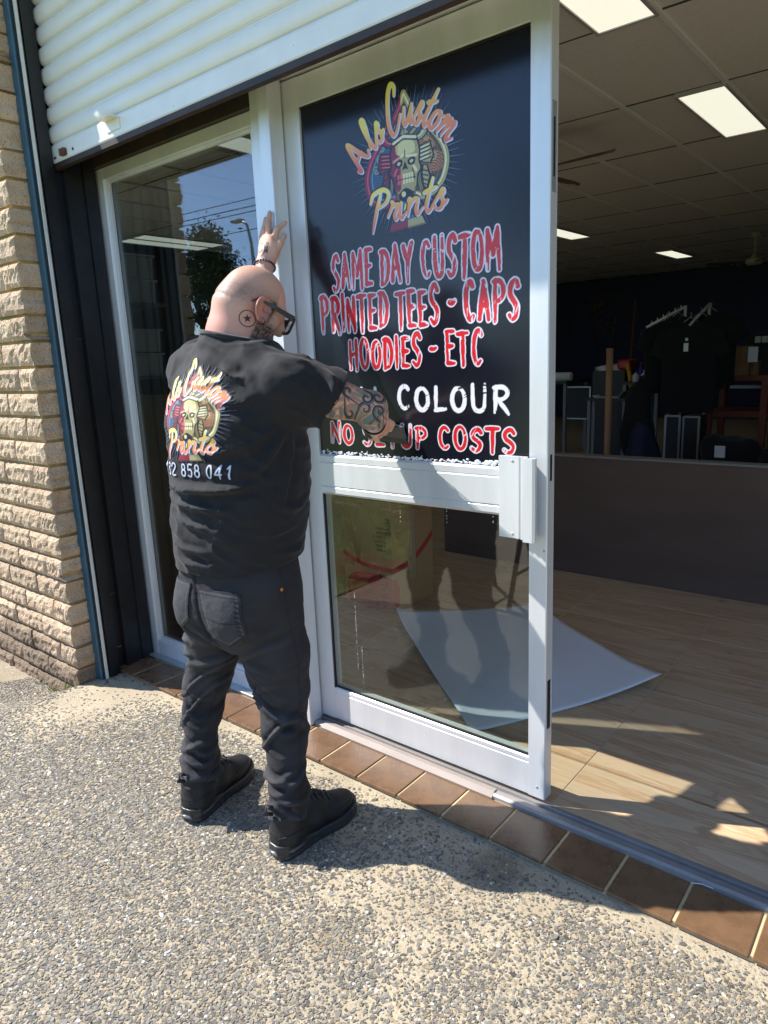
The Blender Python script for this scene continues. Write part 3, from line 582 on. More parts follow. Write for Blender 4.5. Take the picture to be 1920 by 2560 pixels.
# ---- script lettering
SCRIPT = {   # advance, strokes (y 0 = baseline, x-height .5)
 'A': (.82, [[(-.08,.30),(-.02,.12),(.08,.30),(.30,.75),(.50,1.05),(.52,.6),(.54,.2),(.62,.0),(.78,.12)], [(.16,.42),(.58,.40)]]),
 'l': (.34, [[(-.02,.16),(.16,.55),(.30,.98),(.20,1.05),(.12,.7),(.10,.2),(.20,-.02),(.36,.16)]]),
 's': (.42, [[(-.04,.12),(.16,.42),(.26,.56),(.30,.46),(.22,.36),(.30,.18),(.24,-.01),(.08,.02),(.04,.12)], [(.28,.06),(.44,.20)]]),
 'C': (.74, [[(.60,.88),(.66,1.10),(.52,1.24),(.32,1.05),(.16,.60),(.10,.15),(.24,-.16),(.48,-.08),(.74,.26)]]),
 'u': (.50, [[(.02,.50),(.04,.14),(.14,-.01),(.28,.14),(.40,.52)], [(.40,.52),(.38,.14),(.46,-.01),(.56,.16)]]),
 't': (.34, [[(.26,.98),(.16,.5),(.10,.14),(.20,-.02),(.36,.16)], [(-.02,.60),(.40,.68)]]),
 'o': (.48, [[(.26,.50),(.10,.44),(.03,.20),(.12,.0),(.28,.02),(.38,.26),(.30,.46),(.36,.40),(.52,.42)]]),
 'm': (.78, [[(.02,.48),(.08,.50),(.04,.0)], [(.06,.22),(.20,.48),(.30,.46),(.28,.0)], [(.29,.22),(.44,.48),(.54,.46),(.52,.14),(.60,-.02),(.78,.12)]]),
 'P': (.66, [[(.36,.96),(.24,.4),(.14,-.26)], [(.0,.72),(.10,.98),(.44,1.06),(.64,.88),(.56,.62),(.26,.48)]]),
 'r': (.38, [[(.0,.14),(.14,.46),(.12,.58),(.20,.46),(.34,.44),(.24,.14),(.30,-.01),(.42,.14)]]),
 'i': (.28, [[(.06,.50),(.04,.14),(.12,-.01),(.28,.16)], [(.12,.72),(.14,.76)]]),
 'n': (.54, [[(.02,.48),(.08,.50),(.04,.0)], [(.06,.22),(.22,.48),(.34,.44),(.31,.14),(.38,-.01),(.54,.16)]]),
}
def script_text(cv, word, pos, fills, size, sw=.062, under=None, shade=None, xs=1.0):
    """pos(s) -> (x, y, angle) along the baseline at distance s; glyph strokes in under (offset) then gradient fill"""
    s_ = 0; G = []
    for c in word:
        if c == ' ': s_ += .22*size*xs; continue
        a, strokes = SCRIPT[c]
        for P in strokes:
            P = smooth(P, 6)*size; x0, y0, an = pos(s_); ca, sa = math.cos(an), math.sin(an)
            X = xs*P[:,0]+.16*P[:,1]
            G.append(np.stack([x0+ca*X-sa*P[:,1], y0+sa*X+ca*P[:,1]], 1))
        s_ += a*size*xs
    n = lambda Q: np.interp(np.linspace(0,1,len(Q)), [0,.2,.7,1], [.7,1.1,1.15,.6])*sw*size
    if shade is not None:
        for Q in G: cv.stroke(Q, n(Q)+.050*size, shade)
    if under is not None:
        for Q in G: cv.stroke(Q+np.array([.030,-.026])*size, n(Q)+.010*size, under)
    for Q in G: cv.stroke(Q, n(Q), fills)
def draw_logo(cv, k, cx, cy, dark):
    """spade emblem with a masked skull, wave patterns, rays and the shop's name; k = half height in metres"""
    gold, gold_d, red, red_d, sea, ink = rgb(172,160,112), rgb(120,102,64), rgb(138,32,56), rgb(88,22,44), rgb(66,96,124), dark
    pale = rgb(206,216,240); T = lambda P: np.stack([cx+k*np.asarray(P, float)[:,0], cy+k*np.asarray(P, float)[:,1]], 1)
    st = lambda P, w, c: cv.stroke(T(P), k*np.asarray(w), c); pl = lambda P, c: cv.poly(T(P), c)
    split = lambda l, r_, x=-.02: (lambda X, Y: np.where(((X-cx)/k < x)[..., None], np.array(l), np.array(r_)))
    for i in range(72):                                     # rays
        a = 2*math.pi*i/72; r0 = .70+.06*math.cos(3*a); r1 = .92+.10*(i % 2)+.06*math.cos(2*a)
        st([(r0*.95*math.cos(a)+.02, r0*math.sin(a)), (r1*.95*math.cos(a)+.02, r1*1.02*math.sin(a))], [.006,.002], rgb(120,138,168))
    sp = [(.03,.90),(-.10,.66),(-.32,.42),(-.55,.20),(-.68,-.02),(-.70,-.22),(-.62,-.42),(-.44,-.52),(-.26,-.50),(-.10,-.40),(.03,-.34),(.16,-.42),(.32,-.50),(.50,-.47),(.66,-.34),(.74,-.12),(.70,.08),(.56,.28),(.34,.48),(.16,.68)]
    S = smooth(sp+[sp[0]], 5)
    pl(S, split(rgb(40,62,92), rgb(86,66,48)))
    pl([(-.02,-.38),(.06,-.38),(.12,-.62),(.26,-.80),(-.24,-.82),(-.08,-.62)], rgb(60,72,96))
    for gx, gy, n, c in ((-.50,-.30,9,sea), (-.36,-.05,6,sea), (-.20,.16,6,sea), (.50,-.22,9,rgb(196,130,84)), (.38,.08,6,rgb(196,130,84)), (.14,.30,6,sea), (-.34,.20,5,sea)):
        for q in range(1, n): st(arc(gx, gy, .034*q, .034*q, 10, 170, 8), .0085, c)
    for sx in (-1, 1):
        for gx, gy in ((.46,.12),(.52,-.02),(.40,.26)):
            th = np.linspace(0, 9, 18); rr = .008+.0065*th; st(np.stack([sx*gx+rr*np.cos(th), gy+rr*np.sin(th)], 1), .010, gold if sx > 0 else rgb(150,150,120))
    st(S, .058, ink); st(S, .045, split(red, gold)); st(S*.985+[0,.008], .012, split(rgb(214,70,96), rgb(232,226,180)))
    st(S*.86, .008, split(rgb(110,150,180), gold_d))
    pl([(-.26,-.80),(.30,-.76),(.36,-.88),(-.32,-.92)], split(red, gold, .04)); st([(-.32,-.91),(.36,-.87)], .012, split(red_d, gold_d, .04))
    for q in range(-3, 4): st([(.02+.02*q,-.45),(.02+.055*q,-.76)], .010, rgb(96,120,156))
    # side blocks of the mask, horns and plumes
    for sx, c, cd, hi in ((-1, red, red_d, rgb(220,110,120)), (1, gold, gold_d, rgb(238,232,196))):
        f = lambda P: [(sx*x+.02, y) for x, y in P]
        pl(f([(.20,.16),(.46,.20),(.52,.0),(.46,-.10),(.28,-.06),(.20,-.02)]), ink); pl(f([(.22,.14),(.44,.18),(.49,.01),(.44,-.08),(.28,-.04),(.22,0)]), c)
        for q in range(4): st(f([(.23,.11-.05*q),(.46,.135-.05*q)]), .009, ink); st(f([(.25,.13-.05*q),(.42,.152-.05*q)]), .007, hi)
        pl(f([(.30,-.08),(.40,-.10),(.46,-.28),(.40,-.44),(.32,-.40),(.27,-.2)]), ink); pl(f([(.33,-.10),(.38,-.11),(.42,-.26),(.37,-.40),(.33,-.36),(.31,-.2)]), c)
        for q in range(4): st(f([(.32,-.16-.06*q),(.40,-.19-.06*q)]), .009, ink)
        st(f([(.24,-.10),(.25,-.30),(.30,-.46)]), .018, gold); st(f([(.24,-.10),(.25,-.30),(.30,-.46)]), .007, ink)
        H = smooth(f([(.14,.26),(.30,.30),(.38,.42),(.30,.56)]), 6); st(H, np.interp(np.linspace(0,1,len(H)), [0,.5,1], [.02,.062,.006])+.012, ink); st(H, np.interp(np.linspace(0,1,len(H)), [0,.5,1], [.016,.050,.004]), c); st(H+[0,.012], .008, hi)
        H = smooth(f([(.10,.34),(.22,.44),(.20,.58)]), 5); st(H, .034, ink); st(H, .022, c)
    for q, (w_, y_) in enumerate(((.12,.30),(.10,.37),(.075,.44),(.045,.51))):
        pl([(-w_+.02,y_),(.02,y_+.12),(w_+.02,y_)], ink); pl([(-w_*.8+.02,y_+.008),(.02,y_+.10),(w_*.8+.02,y_+.008)], split(rgb(150,110,80), gold)); st([(.02,y_+.02),(.02,y_+.085)], .007, ink)
    # skull
    sk = smooth([(.02,.34),(-.16,.30),(-.23,.14),(-.22,-.02),(-.25,-.12),(-.19,-.20),(-.17,-.34),(-.10,-.46),(.02,-.50),(.14,-.46),(.21,-.34),(.23,-.20),(.29,-.12),(.26,-.02),(.27,.14),(.20,.30),(.02,.34)], 5)
    st(sk, .03, ink); pl(sk, split(rgb(128,38,60), rgb(170,156,106), -.06))
    pl(smooth([(-.15,.24),(.0,.29),(.17,.26),(.20,.12),(.04,.10),(-.12,.12),(-.15,.24)], 4), split(rgb(200,180,120), rgb(214,206,150), -.10))
    st([(-.19,.27),(.0,.335),(.23,.28)], .030, ink); st([(-.18,.285),(.0,.345),(.22,.295)], .020, rgb(226,220,180))
    for sx in (-1, 1):
        ex = .02+sx*.115; pl(smooth([(ex-.07,.02),(ex,.055),(ex+.07,.03),(ex+.05,-.045),(ex-.05,-.04),(ex-.07,.02)], 4), ink)
        pl(smooth([(ex-.035,.0),(ex,.02),(ex+.04,.005),(ex,-.03),(ex-.035,.0)], 3), rgb(206,200,160)); st([(ex-.09,.06+.02*sx),(ex+.09,.06-.02*sx+.02)], .018, split(rgb(210,150,130), rgb(226,220,176), -.06))
        st([(ex+sx*.04,-.08),(ex+sx*.08,-.14)], .022, split(rgb(206,80,96), rgb(222,214,164), -.06)); st([(ex+sx*.02,-.10),(ex+sx*.05,-.24)], .010, ink)
    pl([(.02,.02),(-.035,-.10),(.02,-.085),(.075,-.10)], ink); st([(.02,.16),(.02,.06)], .008, ink)
    for q in range(6):
        xx = -.105+.05*q; c_ = rgb(214,100,110) if q < 2 else rgb(226,218,170)
        pl([(xx-.020,-.15),(xx+.020,-.15),(xx+.018,-.215),(xx-.018,-.215)], c_); pl([(xx-.019,-.225),(xx+.019,-.225),(xx+.016,-.285),(xx-.016,-.285)], c_)
    st([(-.14,-.22),(.20,-.22)], .006, ink)
    pl(smooth([(-.12,-.40),(.02,-.34),(.17,-.40),(.10,-.50),(.02,-.52),(-.07,-.50),(-.12,-.40)], 4), ink); st(smooth([(-.12,-.40),(.02,-.33),(.17,-.40)], 5), .013, gold)
    st(smooth([(-.14,-.36),(-.10,-.52),(.02,-.60),(.15,-.52),(.20,-.36)], 5), .016, gold_d)
    pl(smooth([(.0,-.56),(-.03,-.66),(.02,-.74),(.06,-.66),(.04,-.56),(.0,-.56)], 4), rgb(232,214,110)); st([(.10,-.48),(.12,-.72)], .010, ink)
    # lettering
    def grad(y0, y1, A=rgb(240,218,100), B=rgb(232,150,92), Cc=rgb(222,98,86)):
        def f(X, Y):
            t = np.clip(((Y-cy)/k-y0)/(y1-y0), 0, 1)[..., None]; A_, B_, C_ = map(np.array, (A, B, Cc))
            return np.where(t > .5, B_+(A_-B_)*(t-.5)*2, C_+(B_-C_)*t*2)
        return f
    R0, CX, CY = .85, .02, -.36
    def along(a0):
        def f(s_):
            th = math.radians(a0)-s_/k/R0; return cx+k*(CX+R0*math.cos(th)), cy+k*(CY+R0*math.sin(th)), th-math.pi/2
        return f
    def word(txt, pos, g, sz, xs): script_text(cv, txt, pos, g, k*sz, .060, pale, ink, xs)
    word('Als', along(155), grad(.05,.62), .46, .84); word('Custom', along(110), grad(.05,1.0), .46, .78)
    word('Prints', lambda s_: (cx-.70*k+s_, cy-.76*k+.04*s_, .04), grad(-.86,-.36), .43, 1.26)
# ================================================================== PERSON: implicit surfaces, meshed with surface nets
A3 = lambda *v: np.array(v, np.float32)
def smin(a, b, k):
    h = np.clip(.5+.5*(b-a)/k, 0, 1); return b+(a-b)*h-k*h*(1-h)
def chain(P, J, Rr, k=.0):
    """distance to a chain of round cones; smooth blend k between links"""
    d = None
    for i in range(len(J)-1):
        a = A3(*J[i]); b = A3(*J[i+1]); ab = b-a; t = np.clip(((P-a)@ab)/(ab@ab+1e-9), 0, 1)
        q = np.linalg.norm(P-a-t[:, None]*ab, axis=1)-(Rr[i]+t*(Rr[i+1]-Rr[i]))
        d = q if d is None else (smin(d, q, k) if k else np.minimum(d, q))
    return d
def ell(P, c, r, Mx=None):
    q = P-A3(*c)
    if Mx is not None: q = q@Mx.T
    r = A3(*r); k0 = np.linalg.norm(q/r, axis=1); k1 = np.linalg.norm(q/(r*r), axis=1); return k0*(k0-1)/np.maximum(k1, 1e-6)
def loft(P, L, yaw_):
    """stack of superellipses: rows (z, cx, cy, a, b)"""
    L = np.array(sorted(L)); z = P[:, 2]
    def itp(c):                                             # smooth interpolation
        x = L[:, 0]; y = L[:, c]; m = np.gradient(y, x); i = np.clip(np.searchsorted(x, z)-1, 0, len(x)-2); h = x[i+1]-x[i]; t = np.clip((z-x[i])/h, 0, 1)
        return (2*t**3-3*t**2+1)*y[i]+(t**3-2*t**2+t)*h*m[i]+(-2*t**3+3*t**2)*y[i+1]+(t**3-t**2)*h*m[i+1]
    cx, cy, a, b = (itp(c) for c in (1, 2, 3, 4)); c_, s_ = math.cos(yaw_), math.sin(yaw_)
    dx = P[:, 0]-cx; dy = P[:, 1]-cy; u = (dx*c_+dy*s_)/a; v = (-dx*s_+dy*c_)/b; n = 2.3
    d = ((np.abs(u)**n+np.abs(v)**n)**(1/n)-1)*np.minimum(a, b)
    return np.maximum(d, np.maximum(L[0, 0]-z, z-L[-1, 0]))
def nets(f, lo, hi, h, blk=8):
    """surface nets, evaluated only in blocks near the surface"""
    lo = np.array(lo, np.float32); n = (np.ceil((np.array(hi)-lo)/h/blk).astype(int))*blk
    cb = n//blk; ci = np.stack(np.meshgrid(*[np.arange(c) for c in cb], indexing='ij'), -1).reshape(-1, 3)
    cc = lo+(ci+.5)*blk*h; dc = f(cc.astype(np.float32)); act = ci[np.abs(dc) < blk*h*1.25]
    G = np.full(tuple(n+1), 1.0, np.float32); off = np.stack(np.meshgrid(*[np.arange(blk+1)]*3, indexing='ij'), -1).reshape(-1, 3)
    # inactive blocks inside the body
    for c in ci[(dc < 0) & (np.abs(dc) >= blk*h*1.25)]: G[c[0]*blk:(c[0]+1)*blk+1, c[1]*blk:(c[1]+1)*blk+1, c[2]*blk:(c[2]+1)*blk+1] = -1
    I = (act[:, None, :]*blk+off[None]).reshape(-1, 3)
    for s_ in range(0, len(I), 400000):
        q = I[s_:s_+400000]; G[q[:, 0], q[:, 1], q[:, 2]] = f((lo+q*h).astype(np.float32))
    S = G < 0; cnt = sum(S[i:n[0]+i, j:n[1]+j, k:n[2]+k].astype(np.int8) for i in (0,1) for j in (0,1) for k in (0,1))
    cell = (cnt > 0) & (cnt < 8); ids = np.full(cell.shape, -1, np.int64); C = np.argwhere(cell); ids[cell] = np.arange(len(C))
    acc = np.zeros((len(C), 3)); num = np.zeros(len(C)); cor = [(i, j, k) for i in (0,1) for j in (0,1) for k in (0,1)]
    for p in cor:
        for ax in range(3):
            if p[ax]: continue
            q = list(p); q[ax] = 1; a = G[C[:,0]+p[0], C[:,1]+p[1], C[:,2]+p[2]]; b = G[C[:,0]+q[0], C[:,1]+q[1], C[:,2]+q[2]]
            m = (a < 0) != (b < 0); t = np.where(m, a/np.where(m, a-b, 1), 0); v = np.tile(np.array(p, float), (len(C), 1)); v[:, ax] = t
            acc += v*m[:, None]; num += m
    V = lo+(C+acc/np.maximum(num, 1)[:, None])*h; Q = []
    for ax in range(3):
        o1, o2 = [a for a in range(3) if a != ax]; sl = [slice(None)]*3; sl[ax] = slice(0, -1); sh = [slice(None)]*3; sh[ax] = slice(1, None)
        E = np.argwhere(S[tuple(sl)] != S[tuple(sh)]); E = E[(E[:, o1] > 0) & (E[:, o2] > 0) & (E[:, o1] < n[o1]) & (E[:, o2] < n[o2])]
        ins = S[E[:,0], E[:,1], E[:,2]]; g = []
        for da, db in ((1,1),(0,1),(0,0),(1,0)):
            e = E.copy(); e[:, o1] -= da; e[:, o2] -= db; g.append(ids[e[:,0], e[:,1], e[:,2]])
        q = np.stack(g, 1); flip = ins == (ax != 1); q[~flip] = q[~flip][:, ::-1]; Q.append(q)
    Q = np.concatenate(Q); Q = Q[(Q >= 0).all(1)]
    return V, Q
def vnormals(V, Q):
    nn = np.cross(V[Q[:,2]]-V[Q[:,0]], V[Q[:,3]]-V[Q[:,1]]); N = np.zeros_like(V)
    for k in range(4): np.add.at(N, Q[:, k], nn)
    return N/np.maximum(np.linalg.norm(N, axis=1), 1e-9)[:, None]
def relax(V, Q, it=2, lam=.5):
    E = np.concatenate([Q[:, [0,1]], Q[:, [1,2]], Q[:, [2,3]], Q[:, [3,0]]])
    for _ in range(it):
        S = np.zeros_like(V); c = np.zeros(len(V)); np.add.at(S, E[:,0], V[E[:,1]]); np.add.at(c, E[:,0], 1); np.add.at(S, E[:,1], V[E[:,0]]); np.add.at(c, E[:,1], 1)
        V = V+lam*(S/np.maximum(c, 1)[:, None]-V)
    return V
NT = np.random.default_rng(11).random((32, 32, 32)).astype(np.float32)
def n3(P, f, o=0):
    p = P*np.asarray(f)+o*7.77; i = np.floor(p).astype(int); u = p-i; u = u*u*(3-2*u); i %= 32; j = (i+1) % 32; r = 0
    for a in (0,1):
        for b in (0,1):
            for c in (0,1):
                r = r+NT[(j if a else i)[:,0], (j if b else i)[:,1], (j if c else i)[:,2]]*(u[:,0] if a else 1-u[:,0])*(u[:,1] if b else 1-u[:,1])*(u[:,2] if c else 1-u[:,2])
    return r*2-1
def ridge(V, pts, w, amp, sharp=0):
    """fold along a 3-D polyline, fading at both ends"""
    pts = smooth(np.array(pts), 5); best = np.full(len(V), 9.0); T = np.zeros(len(V)); Z = np.zeros(len(V)); n = len(pts)
    for k in range(n-1):
        a, b = pts[k], pts[k+1]; ab = b-a; t = np.clip(((V-a)@ab)/(ab@ab+1e-12), 0, 1); d = V-a-t[:, None]*ab; q = np.linalg.norm(d, axis=1); m = q < best
        best = np.where(m, q, best); T = np.where(m, (k+t)/(n-1), T); Z = np.where(m, d[:, 2], Z)
    x = best/w; prof = np.exp(-x*x)-.45*np.exp(-((best-1.7*w)/w)**2)
    if sharp: prof = prof*np.where(Z*sharp > 0, 1.15, .55)
    return amp*prof*np.clip(np.minimum(T, 1-T)*4, 0, 1)
PY = math.radians(10)                                       # he faces the door, turned a little to the left
# ---------------- skeleton (metres)
SR, ER, WR = (-1.458,-.530,1.434), (-1.325,-.330,1.362), (-1.494,-.118,1.290)
SL, EL, WL = (-1.842,-.540,1.474), (-1.880,-.265,1.600), (-1.953,-.134,1.844)
HC = np.array((-1.628,-.488,1.668)); hf_az, hf_p = math.radians(64), math.radians(-29)
hf = np.array((math.cos(hf_p)*math.cos(hf_az), math.cos(hf_p)*math.sin(hf_az), math.sin(hf_p))); hs = np.cross(hf, (0,0,1)); hs /= np.linalg.norm(hs); hu = np.cross(hs, hf)
HM = (np.array((hf, hs, hu))/.955).astype(np.float32)              # world -> head (forward, right, up)
hp = lambda f_, s_, u_: tuple(HC+.955*(hf*f_+hs*s_+hu*u_))
TORSO = [(.80,-1.690,-.575,.185,.150),(.90,-1.686,-.572,.194,.160),(1.00,-1.674,-.566,.202,.172),(1.12,-1.660,-.562,.204,.176),(1.24,-1.655,-.562,.205,.170),(1.36,-1.654,-.562,.206,.158),(1.44,-1.650,-.554,.192,.136),(1.50,-1.640,-.545,.150,.110),(1.55,-1.632,-.538,.095,.085)]
LLEG = [(-1.785,-.590,.80),(-1.812,-.600,.62),(-1.862,-.600,.49),(-1.880,-.630,.36),(-1.862,-.668,.20),(-1.872,-.682,.10)]; LLR = [.105,.088,.072,.060,.053,.054]
RLEG = [(-1.590,-.575,.82),(-1.566,-.556,.62),(-1.562,-.545,.50),(-1.536,-.570,.37),(-1.490,-.612,.20),(-1.489,-.628,.10)]; RLR = [.115,.100,.080,.066,.055,.055]
# left hand: flat on the post, fingers up; right hand: curled round the squeegee
KN = {'pinky': [(-1.995,-.096,1.914),(-2.006,-.094,1.944),(-2.007,-.086,1.968)], 'ring': [(-1.980,-.100,1.928),(-1.987,-.096,1.968),(-1.985,-.085,2.006)],
      'middle': [(-1.957,-.102,1.936),(-1.960,-.100,1.982),(-1.961,-.086,2.022)], 'index': [(-1.934,-.100,1.930),(-1.917,-.098,1.960),(-1.902,-.070,1.982)],
      'thumb': [(-1.926,-.104,1.884),(-1.910,-.094,1.912),(-1.908,-.072,1.940)]}
FR = {'pinky': (.0094,.0088,.0075), 'ring': (.0108,.0098,.0084), 'middle': (.0112,.0104,.0088), 'index': (.0112,.0102,.0082), 'thumb': (.0135,.0112,.0090)}
RH = {'index': [(-1.487,-.062,1.298),(-1.484,-.034,1.282),(-1.494,-.034,1.262)], 'middle': [(-1.506,-.060,1.288),(-1.508,-.032,1.270),(-1.516,-.034,1.250)],
      'ring': [(-1.524,-.062,1.276),(-1.528,-.036,1.258),(-1.534,-.038,1.240)], 'pinky': [(-1.538,-.068,1.264),(-1.546,-.044,1.246),(-1.548,-.044,1.232)],
      'thumb': [(-1.520,-.088,1.256),(-1.530,-.068,1.236),(-1.534,-.056,1.226)]}
def head_d(P):
    q = (P-HC.astype(np.float32))@HM.T
    d = ell(q, (-.004,0,.018), (.100,.079,.099)); d = smin(d, ell(q, (-.040,0,-.022), (.064,.068,.066)), .03)
    d = smin(d, ell(q, (.034,0,-.052), (.062,.062,.078)), .03); d = smin(d, ell(q, (.046,0,-.108), (.046,.050,.030)), .03)
    d = smin(d, ell(q, (.088,0,.022), (.016,.050,.014)), .02)                                                     # brow
    d = smin(d, chain(q, [(.094,0,.012),(.112,0,-.022),(.110,0,-.034)], [.009,.012,.014], .01), .012)             # nose
    d = smin(d, ell(q, (.090,0,-.072), (.014,.026,.012)), .012)                                                    # lips
    for s_ in (-1, 1):
        d = smin(d, ell(q, (.062,s_*.046,-.028), (.026,.020,.020)), .02)
        d = np.maximum(d, -ell(q, (.100,s_*.032,.002), (.014,.016,.010)))                                          # eye hollows
        d = smin(d, ell(q, (.086,s_*.032,.002), (.013,.014,.012)), .006)
    return d
def ear_d(P):
    q = (P-HC.astype(np.float32))@HM.T; r = None
    for s_ in (-1, 1):
        c = np.array((.019, s_*.083, -.012)); e = q-c.astype(np.float32); e = e*np.array((1, s_, 1), np.float32)/np.float32(1.06)
        ca, sa = math.cos(.30), math.sin(.30); f_ = e[:,0]*ca+e[:,2]*sa; u_ = -e[:,0]*sa+e[:,2]*ca; o_ = e[:,1]-.35*(-f_)   # flares outwards towards the back
        ax = np.abs(o_); rad = np.hypot(f_/.72, u_)
        rim = np.hypot(rad-.0320, o_-.005)-.0058; plate = np.maximum(rad-.0325, ax-.0035); lobe = np.sqrt((f_-.006)**2+(u_+.034)**2+(o_+.001)**2)-.009
        trag = np.sqrt((f_-.016)**2+(u_+.004)**2+(o_-.002)**2)-.007; d = smin(smin(rim, plate, .004), smin(lobe, trag, .004), .006)
        d = np.maximum(d, -(np.sqrt(((f_-.006)/.9)**2+(u_-.001)**2+((o_-.008)*1.0)**2)-.0115))
        d = d*1.06; r = d if r is None else np.minimum(r, d)
    return r
def fold_neck(P):
    return chain(P, [(-1.662,-.552,1.500),(-1.660,-.536,1.580),hp(-.040,0,-.030)], [.086,.078,.068], .03)
def body_d(P):
    d = loft(P, [(z, x, y, a-.028, b-.028) for z, x, y, a, b in TORSO], PY)
    for J, Rr in ((LLEG, LLR), (RLEG, RLR)): d = smin(d, chain(P, J, [max(.026, r-.030) for r in Rr], .02), .03)
    d = smin(d, chain(P, [(-1.874,-.684,.10),(-1.882,-.655,.058),(-1.925,-.49,.058)], [.030,.026,.018], .02), .02); d = smin(d, chain(P, [(-1.489,-.63,.10),(-1.486,-.60,.058),(-1.482,-.43,.058)], [.030,.026,.018], .02), .02)
    d = smin(d, chain(P, [(-1.56,-.54,1.46), SR], [.07,.064], .03), .04); d = smin(d, chain(P, [(-1.74,-.54,1.46), SL], [.07,.064], .03), .04)
    M1 = tuple(np.array(ER)*.65+np.array(WR)*.35)
    d = smin(d, chain(P, [SR, tuple(np.array(SR)*.4+np.array(ER)*.6), ER, M1, WR], [.060,.052,.046,.046,.031], .02), .03)
    M2 = tuple(np.array(EL)*.6+np.array(WL)*.4)
    d = smin(d, chain(P, [SL, tuple(np.array(SL)*.4+np.array(EL)*.6), EL, M2, WL], [.060,.052,.045,.043,.0295], .02), .03)
    d = smin(d, fold_neck(P), .03)
    h = head_d(P); d = smin(d, h, .022)
    d = d+.0030*np.exp(-((((P-HC.astype(np.float32))@HM.T)[:,2]+.030+.1*((P-HC.astype(np.float32))@HM.T)[:,0])/.0045)**2)*(((P-HC.astype(np.float32))@HM.T)[:,0] < -.05)*(P[:,2] > 1.55)   # crease at the nape
    d = smin(d, ear_d(P), .005)
    # left hand
    w = np.array(WL); g = smin(ell(P, (-1.955,-.116,1.896), (.044,.0185,.052)), chain(P, [tuple(w), (-1.953,-.122,1.877)], [.031,.030]), .02)
    for k, J in KN.items():
        root = (-1.942,-.118,1.856) if k == 'thumb' else tuple(np.array((-1.954,-.118,1.874))*.3+np.array(J[0])*.7)
        g = smin(g, chain(P, [root]+J, [.0165 if k == 'thumb' else .0105]+list(FR[k]), .005), .010 if k != 'thumb' else .014)
    for k in ('pinky', 'ring', 'middle', 'index'): g = smin(g, np.linalg.norm(P-A3(*KN[k][0])-A3(0,-.004,-.002), axis=1)-.0092, .008)
    d = smin(d, g, .012)
    # right hand
    g = smin(ell(P, (-1.512,-.082,1.278), (.036,.032,.026)), chain(P, [WR, (-1.505,-.095,1.283)], [.029,.027]), .02)
    for k, J in RH.items():
        root = (-1.505,-.095,1.276) if k == 'thumb' else tuple(np.array((-1.508,-.092,1.284))*.35+np.array(J[0])*.65)
        g = smin(g, chain(P, [root]+J, [.014 if k == 'thumb' else .0105]+list(FR[k]), .005), .009)
    return smin(d, g, .012)
V, Q = nets(body_d, (-2.12,-.82,.0), (-1.20,-.02,2.06), .0046)
V = relax(V, Q, 1, .35); N = vnormals(V, Q)
# --- skin colour: flesh, stubble and beard shadow, tattoos
skin = np.array(rgb(216,172,148)); pink = np.array(rgb(208,138,122)); Cc = np.tile(skin, (len(V), 1)); q = (V-HC)@HM.T
t = np.clip(n3(V, 30)*.5+.5, 0, 1)[:, None]; Cc = Cc*(.93+.12*t); rd_ = np.clip(n3(V, 14, 21)*.9, -.5, .6)[:, None]; Cc = Cc+(pink-Cc)*np.clip(.10+.40*rd_, 0, 1)
ne = np.exp(-((V[:,2]-1.60)/.05)**2)*(q[:,0] < .05)*(V[:,1] < -.38); Cc = Cc+(pink-Cc)*(.55*ne)[:, None]
sh = (q[:,2] > -.035-.2*np.clip(q[:,0], -1, 0)) & (q[:,0] < .06) & (V[:,2] > 1.6) & (np.abs(q[:,1]) < .2)
lowcap = np.exp(-((q[:,2]-.012)/.045)**2)*(np.linalg.norm(q, axis=1) < .14)*(q[:,0] < .055); sp_ = (n3(V, 230, 3) > -.1)
Cc = Cc+(np.array(rgb(112,94,86))-Cc)*(.70*lowcap*(.80+.20*sp_))[:, None]
ear = (np.abs(q[:,1]) > .074) & (np.hypot(q[:,0]-.019, q[:,2]+.012) < .048); Cc[ear] = Cc[ear]*.6+.4*np.array(rgb(214,120,104))
bd = np.clip(1.25-np.sqrt(((q[:,0]-.045)/.062)**2+((q[:,2]+.085)/.062)**2)*.95, 0, 1)*np.clip((q[:,0]-.012)/.014, 0, 1)*(q[:,2] < .012)*(np.linalg.norm(q, axis=1) < .17)
side = np.exp(-((q[:,0]-.046)/.014)**2)*(q[:,2] < .03)*(q[:,2] > -.09)*(np.abs(q[:,1]) > .05)*(np.linalg.norm(q, axis=1) < .15)
bd = np.clip(np.maximum(bd*1.6, side*.9), 0, 1)*(.6+.4*(n3(V, 260, 5) > -.2)); grey = (n3(V, 120, 9) > .15)[:, None]
Cc = Cc+(np.where(grey, np.array(rgb(128,110,102)), np.array(rgb(76,62,58)))-Cc)*bd[:, None]
# sleeve tattoo on the right arm: swirls, shading and teal
def arm_uv(V, A, B):
    A, B = np.array(A), np.array(B); ax = (B-A)/np.linalg.norm(B-A); t = (V-A)@ax; r = V-A-t[:, None]*ax; e1 = np.cross(ax, (0,0,1)); e1 /= np.linalg.norm(e1); e2 = np.cross(ax, e1); return t, np.arctan2(r@e2, r@e1), np.linalg.norm(r, axis=1)
near = (V[:,0] > -1.60) & (V[:,1] > -.50) & (V[:,2] > 1.20) & (V[:,2] < 1.5) & ~((V[:,1] > -.105) & (V[:,2] < 1.33))
a_, b_ = np.array(ER), np.array(WR); t1, th, rr = arm_uv(V, ER, WR); pw = np.stack([V[:,0]*1+V[:,1]*.3, V[:,2]-V[:,1]*.4, V[:,1]*.2], 1)
warp = pw+.010*np.stack([n3(V, 26, 1), n3(V, 26, 2), 0*t1], 1); r1 = np.hypot(warp[:,0]+1.455, warp[:,1]-1.475); r2_ = np.hypot(warp[:,0]+1.53, warp[:,1]-1.43)
